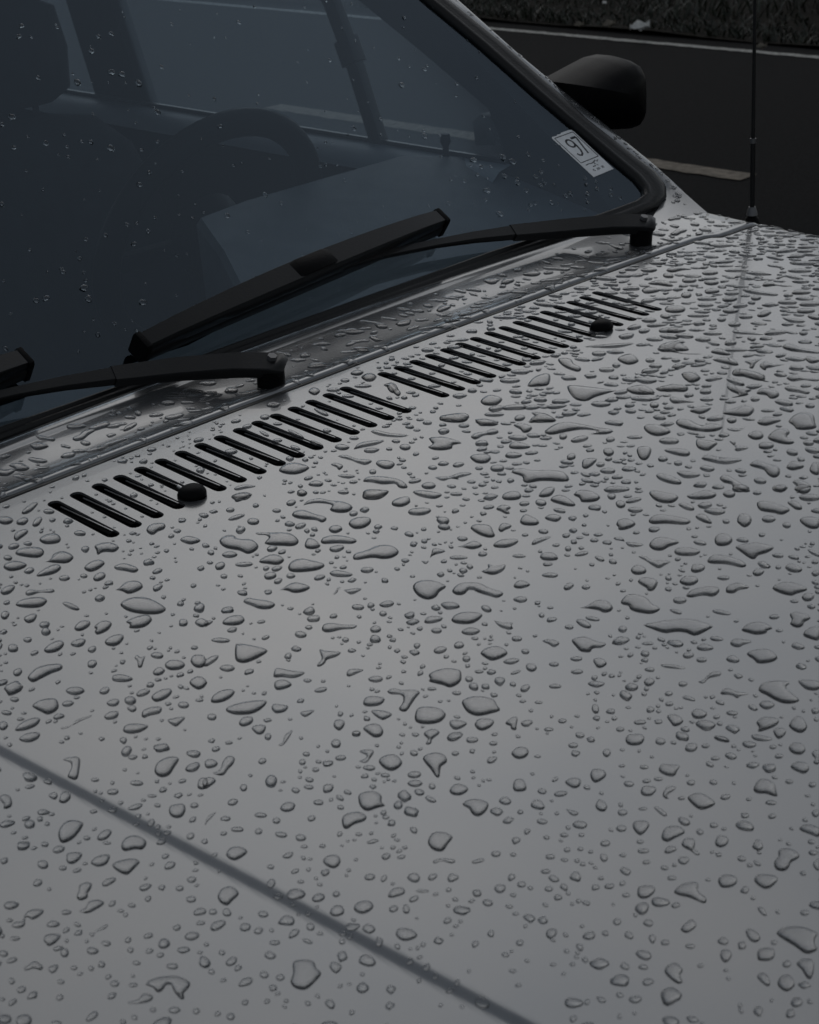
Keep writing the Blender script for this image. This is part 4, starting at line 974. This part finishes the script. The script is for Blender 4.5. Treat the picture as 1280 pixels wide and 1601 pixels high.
for s in (1, -1):
    fr = ring_panel(s, .70, .035, outer, [front_win, rear_win], 'door_frame', DARK, car)
    MB().prism([(s*.716, y, z) for y, z in front_win], (s*.004, 0, 0)).build('side_window', SIDE_GLASS, fr)
    MB().prism([(s*.716, y, z) for y, z in rear_win], (s*.004, 0, 0)).build('side_window', SIDE_GLASS, fr)
    MB().prism([(s*.737, y, z) for y, z in ((.19, -.03), (.205, .008), (.60, .283), (.62, .24), (.30, -.03))], (s*.06, 0, 0)).build('pillar_lining', DARK, fr)
    # quarter-light divider with its stay, sill seal, inner sill pad
    dv = [onplane(*q, (1, 0, 0), .705) for q in ((490, -40), (518, 0), (537, 50), (558, 110), (575, 165), (596, 232))]
    dv = [np.array([s*p[0], p[1], p[2]]) for p in dv]
    d_ = MB().bar(dv, [.026, .026, .027, .026, .026, .028], [.02]*6, (1, 0, 0))
    j = (dv[2]+dv[3])/2; d_.bar([j+(dv[2]-dv[3])*.32, j-(dv[2]-dv[3])*.32], [.036]*2, [.028]*2, (1, 0, 0))
    d_.build('quarter_light_bar', RUBBER, fr, smooth=True)
    rows = []
    for y in np.linspace(.40, 2.6, 16): rows.append([(s*.715, y, .034), (s*.713, y, .047), (s*.70, y, .052), (s*.672, y, .046), (s*.652, y, .030), (s*.648, y, .020)])
    V, F = grid_mesh(rows); dt = obj('door_lining', V, F, TRIM, car, smooth=True)
    MB().box(*((.652, .40, -.5, .70, 2.6, .022) if s > 0 else (-.70, .40, -.5, -.652, 2.6, .022))).build('door_card', CARPET, dt)
    MB().bar([(s*.700, y, .055) for y in (.41, .9, 1.4, 2.0, 2.5)], [.008]*5, [.007]*5, (0, 0, 1)).build('sill_strip', RUBBER, dt)
    kp = onplane(697, 240, (1, 0, 0), .685); MB().tube([(s*.685, kp[1], .04), (s*.685, kp[1], .068), (s*.685, kp[1], .076), (s*.685, kp[1], .088)], [.005, .005, .009, .007], 12).build('lock_knob', PLASTIC, dt, smooth=True)
    q = [onplane(a, b, (1, 0, 0), .74) for a, b in ((742, 228), (738, 190), (750, 178), (765, 182), (772, 228))]
    MB().prism([(s*p[0], p[1], p[2]) for p in q], (s*.03, 0, 0)).build('mirror_mount', PLASTIC, fr, bevel=.003)
# roof, rear
V, F = grid_mesh([[(x, y, z-.05*(abs(x)/.72)**3) for x in np.linspace(-.72, .72, 13)] for y, z in ((top_y-.06, .405), (top_y-.02, .445), (1.0, .49), (1.6, .51), (2.2, .50), (2.42, .47))])
roof = obj('roof', V, F, PAINT, car, smooth=True)
V2 = [(x, y, z-.02) for x, y, z in V]; obj('headlining', V2, [f[::-1] for f in F], CLOTH, roof, smooth=True)
MB().prism([(-.66, 2.42, .45), (.66, 2.42, .45), (.70, 2.84, .06), (-.70, 2.84, .06)], (0, -.003, -.003)).build('rear_window', SIDE_GLASS, car)
MB().box(-.82, 2.55, .0, .82, 2.98, .04).build('parcel_shelf', DARK, car)
# dashboard: shallow pad under the glass, deeper hood before the driver
hood = [(-.70, .20, -.005), (.70, .20, -.005), (.70, .50, 0), (.615, .555, 0), (.30, .548, 0), (.205, .535, 0), (.16, .43, 0), (.075, .27, 0), (-.05, .245, 0), (-.35, .25, 0), (-.70, .25, 0)]
hood = [(x, y, -.005+.19*(y-.20)) for x, y, _ in hood]
n = len(hood); V = [p for p in hood]+[(x, y+.012 if y > .21 else y, z-.012) for x, y, z in hood]+[(x, y, -.30) for x, y, z in hood]
F = [tuple(range(n))]+[(i, i+n, (i+1) % n+n, (i+1) % n) for i in range(n)]+[(i+n, i+2*n, (i+1) % n+2*n, (i+1) % n+n) for i in range(n)]
dash = obj('dashboard', V, F, DASH, car, bevel=0)
MB().box(-.69, .26, -.30, .15, .50, -.10).build('glovebox', DARK, dash, bevel=.01)
# steering wheel
wc = np.array([.318, .665, -.016]); wu = np.array([0, -.38, .925]); wx = np.array([1., 0, 0])
st_w = MB().tube([wc+.192*(math.cos(a)*wx+math.sin(a)*wu) for a in np.linspace(0, 2*math.pi, 49)[:-1]], .0205, 12, True).build('steering_wheel', PLASTIC, car, smooth=True)
wn = np.cross(wx, wu)
MB().tube([wc+wn*.02, wc-wn*.02], [.055, .065], 20).bar([wc-.19*wx, wc+.19*wx], [.03]*2, [.012]*2, wn).bar([wc, wc-.18*wu], [.03]*2, [.012]*2, wn).build('hub', PLASTIC, st_w, smooth=True)
MB().tube([wc-wn*.02, wc+np.array([0, -.25, -.10])], .035, 14).build('steering_column', PLASTIC, st_w, smooth=True)
V = []; F = []
# seats
def seat(x, y, wide=.25):
    mb = MB(); rows = []
    for z, yy, h, d in ((-.42, 0, wide, .06), (-.30, .02, wide+.01, .065), (-.10, .07, wide, .06), (.02, .11, wide-.03, .055), (.075, .125, wide-.09, .04), (.095, .13, .06, .02)):
        rows.append([(x+h*math.copysign(abs(math.cos(a))**.6, math.cos(a)), y+yy+d*math.sin(a), z) for a in np.linspace(0, 2*math.pi, 21)])
    V, F = grid_mesh(rows); mb.add(V, F)
    mb.box(x-wide, y-.50, -.48, x+wide, y+.04, -.34)
    st_ = mb.build('seat', CLOTH, car, smooth=True)
    rows = []
    for z, h, d in ((.11, .09, .02), (.13, .125, .04), (.20, .13, .045), (.27, .115, .04), (.295, .06, .015)):
        rows.append([(x+h*math.copysign(abs(math.cos(a))**.6, math.cos(a)), y+.14+d*math.sin(a), z) for a in np.linspace(0, 2*math.pi, 21)])
    V, F = grid_mesh(rows); hr = MB().add(V, F).tube([(x-.05, y+.13, .05), (x-.05, y+.14, .15)], .006).tube([(x+.05, y+.13, .05), (x+.05, y+.14, .15)], .006)
    hr.build('headrest', CLOTH, st_, smooth=True)
seat(.36, 1.12); seat(-.36, 1.05)
mb = MB().box(-.62, 1.85, -.45, .62, 2.35, -.30).box(-.62, 2.28, -.35, .62, 2.42, .06); mb.build('rear_bench', CLOTH, car, bevel=.03)
# door mirror on the far side
def mirror(s):
    ol = [(868, 128), (905, 108), (935, 92), (956, 87), (968, 90), (975, 103), (977, 145), (976, 190), (968, 202), (945, 203), (895, 190), (866, 170)]
    mid = [onplane(a, b, (0, 1, 0), .40) for a, b in ol]; c_ = sum(mid)/len(mid)
    rows = []
    for k, (sc, dy) in enumerate(((.15, -.072), (.55, -.066), (.80, -.050), (.94, -.025), (1, 0), (1, .03), (.95, .036), (.90, .030))):
        rows.append([np.array([s*(c_[0]+(p[0]-c_[0])*sc), p[1]+dy, c_[2]+(p[2]-c_[2])*sc]) for p in mid+[mid[0]]])
    V, F = grid_mesh(rows); n = len(rows[0])
    F.append(tuple(range(n-1))); mb = MB().add(V, F)
    h = mb.build('door_mirror', PLASTIC, car, smooth=True)
    MB().bar([(s*.745, .47, .06), (s*.80, .44, .085), (s*(c_[0]-.03), .41, c_[2]-.03)], [.07, .05, .05], [.03, .025, .03], (0, 0, 1)).build('stalk', PLASTIC, h, smooth=True)
    g = rows[-1][:-1]; MB().prism([p+np.array([0, -.004, 0]) for p in g], (0, .003, 0)).build('mirror_glass', STEEL, h)
mirror(1); mirror(-1)
# aerial on the far wing
ap = np.array([.838, .057, -.02])
an = MB().tube([ap+np.array([0, 0, -.02]), ap, ap+np.array([0, 0, .008]), ap+np.array([0, 0, .012])], [.012, .012, .010, .006], 16).build('aerial', PLASTIC, car, smooth=True)
a1, a2 = ap+np.array([0, 0, .012]), np.array([.835, .064, .315])
dz = (a2-a1)/np.linalg.norm(a2-a1)
MB().tube([a1, a1+dz*.105], .0036, 12).build('lower_rod', RUBBER, an, smooth=True)
MB().tube([a1+dz*.105, a1+dz*.112], .0044, 12).build('collar', DULL, an, smooth=True)
MB().tube([a1+dz*.112, a1+dz*.37], [.0028, .0021], 10).build('upper_rod', RUBBER, an, smooth=True)
MB().tube([a1+dz*.001, a1+dz*.006, a1+dz*.013], [.0085, .0075, .005], 14).build('ferrule', DULL, an, smooth=True)

# ------------------------------------------------------------------ rain
def to_bonnet(px, py):
    D = ray(px, py); lo, hi = .5, 6
    for _ in range(36):
        m = (lo+hi)/2; p = CAM+D*m
        if p[2]-(.04*p[1]-.0139*p[0]**2) > 0: lo = m
        else: hi = m
    return CAM+D*lo
def surf_z(x, y):
    """top of the painted skin at a point of bonnet or cowl"""
    g = gap_y(x)+.001
    if y <= g: return float(bon(x, y))
    ks = [cowl_z(x, k) for k in range(1, len(prof))]
    return float(np.interp(y, [a for a, _ in ks], [b for _, b in ks]))
def bead_mesh(outline, m=36, zf=surf_z):
    """a resting water bead: smoothed outline, height from a membrane solved over the footprint"""
    Q = spline(outline, m); area = .5*np.sum(Q[:, 0]*np.roll(Q[:, 1], -1)-np.roll(Q[:, 0], -1)*Q[:, 1])
    if area < 0: Q = Q[::-1]; area = -area
    if area < 2e-7: return None
    per = np.sum(np.linalg.norm(Q-np.roll(Q, 1, 0), axis=1)); sp = per/m
    T = np.roll(Q, -1, 0)-np.roll(Q, 1, 0); T /= np.linalg.norm(T, axis=1)[:, None]+1e-12; I = np.stack([-T[:, 1], T[:, 0]], -1)
    def dist(p):
        a = Q; b = np.roll(Q, -1, 0); ab = b-a; t = np.clip(((p-a)*ab).sum(1)/((ab*ab).sum(1)+1e-18), 0, 1)
        return np.sqrt((((a+ab*t[:, None])-p)**2).sum(1)).min()
    def inside(p):
        a = Q; b = np.roll(Q, -1, 0); c_ = (a[:, 1] > p[1]) != (b[:, 1] > p[1])
        xx = (b[:, 0]-a[:, 0])*(p[1]-a[:, 1])/(b[:, 1]-a[:, 1]+1e-18)+a[:, 0]; return (np.sum(c_ & (p[0] < xx)) % 2) == 1
    pts = [tuple(q) for q in Q]; kept = []
    for off in (.28*sp, .75*sp):
        for q in Q+I*off:
            if inside(q) and dist(q) > off*.85: kept.append(tuple(q))
    g = sp*1.15; lo = Q.min(0); hi = Q.max(0)
    if (hi-lo).prod()/g/g > 260: g = math.sqrt((hi-lo).prod()/260)
    r_ = 0
    for yy in np.arange(lo[1], hi[1], g*.87):
        r_ += 1
        for xx in np.arange(lo[0]+(g/2 if r_ % 2 else 0), hi[0], g):
            p = np.array([xx, yy])
            if inside(p) and dist(p) > 1.3*sp: kept.append((xx, yy))
    n0 = len(pts); pts += kept
    v, e, f, *_ = delaunay_2d_cdt([Vector(p) for p in pts], [(i, (i+1) % n0) for i in range(n0)], [], 1, 1e-7)
    n = len(v); X = np.array([(a.x, a.y) for a in v])
    bnd = np.array([dist(p) < sp*.02 for p in X])
    A = np.zeros((n, n))
    rhs = np.zeros(n)
    for t in f:                       # linear finite elements for -laplace(u)=1
        if len(t) != 3: continue
        P3 = X[list(t)]; B = np.array([P3[2]-P3[1], P3[0]-P3[2], P3[1]-P3[0]]); ar = abs(B[0, 0]*B[1, 1]-B[0, 1]*B[1, 0])/2+1e-16
        K = B@B.T/(4*ar)
        for a in range(3):
            rhs[t[a]] += ar/3
            for b in range(3): A[t[a], t[b]] += K[a, b]
    fr = np.where(~bnd)[0]
    if len(fr) < 1: return None
    u = np.zeros(n); u[fr] = np.linalg.solve(A[np.ix_(fr, fr)]+1e-12*np.eye(len(fr)), rhs[fr])
    u = np.maximum(u, 0); rad = 2*math.sqrt(u.max())          # inscribed radius
    H = BEAD_H*(1-math.exp(-rad*BEAD_K/BEAD_H))
    s = u/u.max(); z = H*(1-(1-np.minimum(s, 1))**2.3)**.55
    V = [(x, y, zf(x, y)-(.00015 if b else 0)+h) for (x, y), h, b in zip(X, z, bnd)]
    return V, [tuple(t) for t in f], area
BEAD_H, BEAD_K = .0021, .56
def lay(m_, name, **k): return link(name, m_, **k)

beads = []          # (area, centre, V, F, outline)
for ox, oy, sc, polys, ovals in BEADS:
    for ln in polys.split('\n'):
        q = [tuple(float(c) for c in t.split(',')) for t in ln.split()]
        beads.append(np.array([to_bonnet(ox+a/sc, oy+b/sc)[:2] for a, b in q]))
    for t in ovals.split():
        a = [float(c) for c in t.split(',')]; th = R(a[4]) if len(a) > 4 else 0
        q = []
        ph = rng.uniform(0, 6.28); am = rng.uniform(.03, .12)
        for i in range(8):
            tt = 2*math.pi*i/8; rr = 1+am*math.sin(2*tt+ph)+.06*rng.normal()
            ex, ey = a[2]*math.cos(tt)*rr, a[3]*math.sin(tt)*rr
            q.append((a[0]+ex*math.cos(th)+ey*math.sin(th), a[1]-ex*math.sin(th)+ey*math.cos(th)))
        beads.append(np.array([to_bonnet(ox+u_/sc, oy+v_/sc)[:2] for u_, v_ in q]))
built = []; circles = []
for q in beads:
    r_ = bead_mesh(q, 34 if len(q) > 8 else 28)
    if r_ is None: continue
    V, F, ar = r_; built.append((ar, q.mean(0), V, F))
    # cover discs for keeping later small beads clear
    ex = spline(q, 12); c0 = q.mean(0)
    for p in ex: circles.append((*((p+c0)/2), np.linalg.norm(p-c0)*.55+.001))
built.sort(key=lambda b: -b[0])
names_seen = {}
def bead_words(ar, c, V):
    X = np.array(V)[:, :2]; X = X-X.mean(0); ev = np.sqrt(np.maximum(np.linalg.eigvalsh(np.cov(X.T)), 1e-12)); el = ev[1]/ev[0]
    shape = 'long streaked' if el > 2.6 else 'elongated' if el > 1.7 else 'oval' if el > 1.3 else 'round'
    size = 'very large' if ar > 4.5e-4 else 'large' if ar > 2.2e-4 else 'medium' if ar > 1.1e-4 else 'small'
    px, py = project(np.array([c[0], c[1], 0.]))
    if c[0] < -.66 or (c[0] < -(.655+.125*(c[1]+.313))): where = 'below the pressed crease line'
    elif c[1] > -.16: where = 'beside the vent slots' if abs(c[0]) < .46 else 'near the aerial end of the vent row'
    elif py < 800: where = 'just forward of the vent slots' if px < 700 else 'on the far part of the bonnet below the far washer jet'
    elif px < 430: where = 'on the near left bonnet forward of the near washer jet' if py < 1250 else 'close to the crease line'
    elif px > 960: where = 'on the right edge of the bonnet' if py < 1200 else 'in the lower right corner of the bonnet'
    elif py < 1050: where = 'on the middle of the bonnet'
    elif py < 1320: where = 'on the lower middle of the bonnet'
    else: where = 'at the bottom of the bonnet above the crease line'
    return f'{size} {shape}', where, px
top300 = built[:300]; rest = built[300:]
keyed = {}
for i, (ar, c, V, F) in enumerate(top300):
    a, b, px = bead_words(ar, c, V); keyed.setdefault((a, b), []).append((px, i))
ORD = ['leftmost', 'second from left', 'third from left', 'fourth from left', 'fifth from left', 'sixth from left', 'seventh from left', 'eighth from left', 'ninth from left', 'tenth from left']
lab = {}
for (a, b), L_ in keyed.items():
    L_.sort()
    for k, (px, i) in enumerate(L_):
        if len(L_) == 1: lab[i] = f'{a} raindrop {b}'
        elif k < 10: lab[i] = f'{ORD[k]} {a} raindrop {b}'
        elif len(L_)-1-k < 10: lab[i] = f"{ORD[len(L_)-1-k].replace('left', 'right')} {a} raindrop {b}"
        else: lab[i] = f'{a} raindrop {b}, amid many alike'
for i, (ar, c, V, F) in enumerate(top300):
    ctr = np.array([c[0], c[1], surf_z(c[0], c[1])])
    m_ = mesh_of('raindrop', [tuple(np.array(v)-ctr) for v in V], F, WATER, smooth=True)
    o = bpy.data.objects.new('raindrop', m_); col.objects.link(o); o.location = ctr
    tag(o, ' '.join(lab[i].split()[:16]), 'raindrop', 'raindrops resting on the silver bonnet')

# the countless small beads: templates scattered over bonnet and cowl
def template(seed, irregular):
    r2 = np.random.default_rng(seed); n = 14; ph = r2.uniform(0, 6.28, 4); am = r2.uniform(0, irregular, 4)
    a_ = np.linspace(0, 2*math.pi, n, endpoint=False); el = r2.uniform(.95, 1.6)
    rr = 1+sum(am[k]*np.sin((k+1)*a_+ph[k]) for k in range(4))
    rings = []
    for s_, h in ((1, -.02), (.97, .28), (.88, .55), (.68, .82), (.36, .97)):
        rings.append(np.stack([rr*s_*np.cos(a_)*el, rr*s_*np.sin(a_), np.full(n, h)], -1))
    V = np.concatenate(rings+[np.array([[0, 0, 1.]])]); F = []
    for k in range(4):
        for j in range(n): F.append((k*n+j, k*n+(j+1) % n, (k+1)*n+(j+1) % n, (k+1)*n+j))
    for j in range(n): F.append((4*n+j, 4*n+(j+1) % n, 5*n, 5*n))
    return V, [f if f[2] != f[3] else f[:3] for f in F]
TPL = [template(s_, .13) for s_ in range(24)]
cell = {}
def reg(x, y, r):
    cell.setdefault((int(x//.02), int(y//.02)), []).append((x, y, r))
def free(x, y, r):
    i, j = int(x//.02), int(y//.02)
    for a in (-1, 0, 1):
        for b in (-1, 0, 1):
            for (u_, v_, s_) in cell.get((i+a, j+b), ()):
                if (x-u_)**2+(y-v_)**2 < (r+s_)**2: return False
    return True
for c_ in circles: reg(*c_)
big = MB(); small = []
for ar, c, V, F in rest: big.add(V, F)
count = 0
def visible(x, y, pad=40):
    p = project(np.array([x, y, 0.])); return -pad < p[0] < PW+pad and -pad < p[1] < PH+pad
SV, SF = [], []
def drop_small(x, y, r, zf=surf_z, hk=.42, stretch=1.0):
    Vt, Ft = TPL[rng.integers(len(TPL))]; a = rng.uniform(0, 6.28); ca, sa = math.cos(a), math.sin(a)
    h = min(.0022, r*hk*1.25)
    if stretch > 1.05: a = math.atan2(-.69, .72)+rng.normal(0, .3); ca, sa = math.cos(a), math.sin(a)
    X = Vt[:, 0]*r*stretch*ca-Vt[:, 1]*r*sa+x; Y = Vt[:, 0]*r*stretch*sa+Vt[:, 1]*r*ca+y
    z0 = zf(x, y); e = .002; gx_ = (zf(x+e, y)-z0)/e; gy_ = (zf(x, y+e)-z0)/e
    if abs(gx_) > .5 or abs(gy_) > .6: return
    Z = z0+gx_*(X-x)+gy_*(Y-y)+Vt[:, 2]*h
    n = len(SV); SV.extend(zip(X, Y, Z)); SF.extend(tuple(i+n for i in f) for f in Ft)
def clump(x, y):
    v = math.sin(23*x+3*math.sin(17*y))+math.sin(31*y+2.5*math.sin(19*x+1))+.7*math.sin(57*x-41*y)
    return float(smoothstep((v+1.4)/2.8))
tries = 0
while count < 4300 and tries < 160000:
    tries += 1
    x, y = rng.uniform(-.83, .835), rng.uniform(-1.13, .030)
    if not visible(x, y, 460): continue
    px, py = project(np.array([x, y, 0.]))
    far = smoothstep((900-py)/450)*smoothstep((px-450)/400)
    r = .0011+.0009*rng.exponential()+.0015*far*rng.random()+ (.0028*rng.random() if rng.random() < .10+.35*far else 0)
    r = min(r, .0065)
    if rng.random() > (.24+.5*far)*(.35+1.3*clump(x, y)): continue
    if far > .15: r *= 1.25
    if abs(x) < .42 and -SLOT_L-r < y < r and min(abs(x-sx) for sx in SLOT_X) < SLOT_W+r*1.1: continue
    if any((x-jx)**2+(y+.09)**2 < (.017+r)**2 for jx in (-.305, .307)): continue
    if y+r > gap_y(x)-.001: continue
    if not free(x, y, r*1.25+.0006): continue
    reg(x, y, r*(1.2+.5*far)); drop_small(x, y, r, stretch=1+1.1*far*rng.random()); count += 1
# irregular puddle-like beads on the far wing and the cowl
irr = 0; tries = 0
def blob(x, y, r, elong):
    n = 9; ph = rng.uniform(0, 6.28); a0 = rng.normal(math.atan2(-.69, .72), .35)
    q = []
    for i in range(n):
        t = 2*math.pi*i/n; rr = r*(1+.28*math.sin(2*t+ph)+.16*rng.normal()); u_, v_ = rr*math.cos(t)*elong, rr*math.sin(t)
        q.append((x+u_*math.cos(a0)-v_*math.sin(a0), y+u_*math.sin(a0)+v_*math.cos(a0)))
    return np.array(q)
while irr < 190 and tries < 6000:
    tries += 1
    if rng.random() < .55: x, y = rng.uniform(.40, .83), rng.uniform(-.16, .02)
    else: x, y = rng.uniform(-.45, .80), gap_y(0)+.012+rng.random()*.085
    if not visible(x, y): continue
    r = rng.uniform(.003, .0075)
    if abs(x) < .425 and -.12 < y < .02: continue
    if .015 < y < .047: continue
    if not free(x, y, r*1.3): continue
    b = bead_mesh(blob(x, y, r, rng.uniform(1.2, 2.4)), 20)
    if b is None: continue
    reg(x, y, r*1.3); big.add(b[0], b[1]); irr += 1
off = 0
for _ in range(5000):                      # the same rain on the skin just outside the photograph's frame
    x, y = rng.uniform(-.82, .82), rng.uniform(-1.12, .02)
    if off >= 420 or visible(x, y, 5) or not visible(x, y, 460): continue
    if abs(x) < .425 and -.12 < y < .02: continue
    r = .0035+.002*rng.exponential(); r = min(r, .010)
    if not free(x, y, r*1.3): continue
    b = bead_mesh(blob(x, y, r, rng.uniform(1.0, 1.9)), 18)
    if b is None: continue
    reg(x, y, r*1.3); big.add(b[0], b[1]); off += 1
for _ in range(260):
    x, y = rng.uniform(-.48, .82), gap_y(0)+.006+rng.random()*.10
    r = .0012+.001*rng.exponential(); r = min(r, .004)
    if visible(x, y) and free(x, y, r*1.2): reg(x, y, r); drop_small(x, y, r)
big.add(SV, SF)
o = obj('small_raindrops', big.V, big.F, WATER, smooth=True, kind='stuff', label='countless small raindrops between the large ones on the silver bonnet and cowl', cat='raindrops')

# beads on pillar skin and on the windscreen
gb = MB()
def on_frame(p, nrm_, r, h):
    Vt, Ft = TPL[rng.integers(len(TPL))]; nrm_ = np.array(nrm_, float)/np.linalg.norm(nrm_)
    a = np.cross(nrm_, (0, 0, 1.)); a /= np.linalg.norm(a); b = np.cross(nrm_, a); th = rng.uniform(0, 6.28)
    a, b = a*math.cos(th)+b*math.sin(th), b*math.cos(th)-a*math.sin(th)
    gb.add([p+a*v[0]*r+b*v[1]*r+nrm_*v[2]*h for v in Vt], Ft)
for i in range(300):
    px, py = rng.uniform(0, 980), rng.uniform(0, 600)
    if py > 655-.36*px or py < (px-690)*.86+10: continue
    r = .0012+.0009*rng.exponential(); on_frame(P(px, py, -.0033), GN, min(r, .0042), min(r, .0036)*1.0)
for i in range(46):
    px, py = rng.normal(880, 70), rng.normal(290, 22)
    if py > 345-.12*(px-900) or py < (px-690)*.86+20 or px > 975: continue
    if 850 < px < 965 and 195 < py < 280: continue
    r = rng.uniform(.0014, .0034); on_frame(P(px, py, -.0033), GN, r, r*1.0)
for i in range(90):
    px, py = rng.uniform(440, 900), 0
    py = 470-.36*(px-500)+rng.uniform(-45, 5)
    if py > 350: r = rng.uniform(.0008, .0018); on_frame(P(px, py, -.0033), GN, r, r*1.0)
gb.build('windscreen_raindrops', WATER, smooth=True, kind='stuff', label='scattered tiny raindrops clinging to the dark windscreen', cat='raindrops')
gb = MB()
for i in range(60):
    k = rng.integers(1, 10) + rng.random(); i0 = int(k); f_ = k-i0
    t = rng.uniform(.25, .8)
    A = pil_rows[i0]; B = pil_rows[i0+1]
    pa = A[1]*(1-t)+A[3]*t; pb = B[1]*(1-t)+B[3]*t; p = pa*(1-f_)+pb*f_
    n_ = np.cross(A[3]-A[1], B[1]-A[1]); n_ = n_ if n_[2] > 0 else -n_
    r = rng.uniform(.0015, .0034); on_frame(p, n_, r, r*.6)
gb.build('pillar_raindrops', WATER, smooth=True, kind='stuff', label='raindrops clinging to the silver pillar beside the windscreen', cat='raindrops')
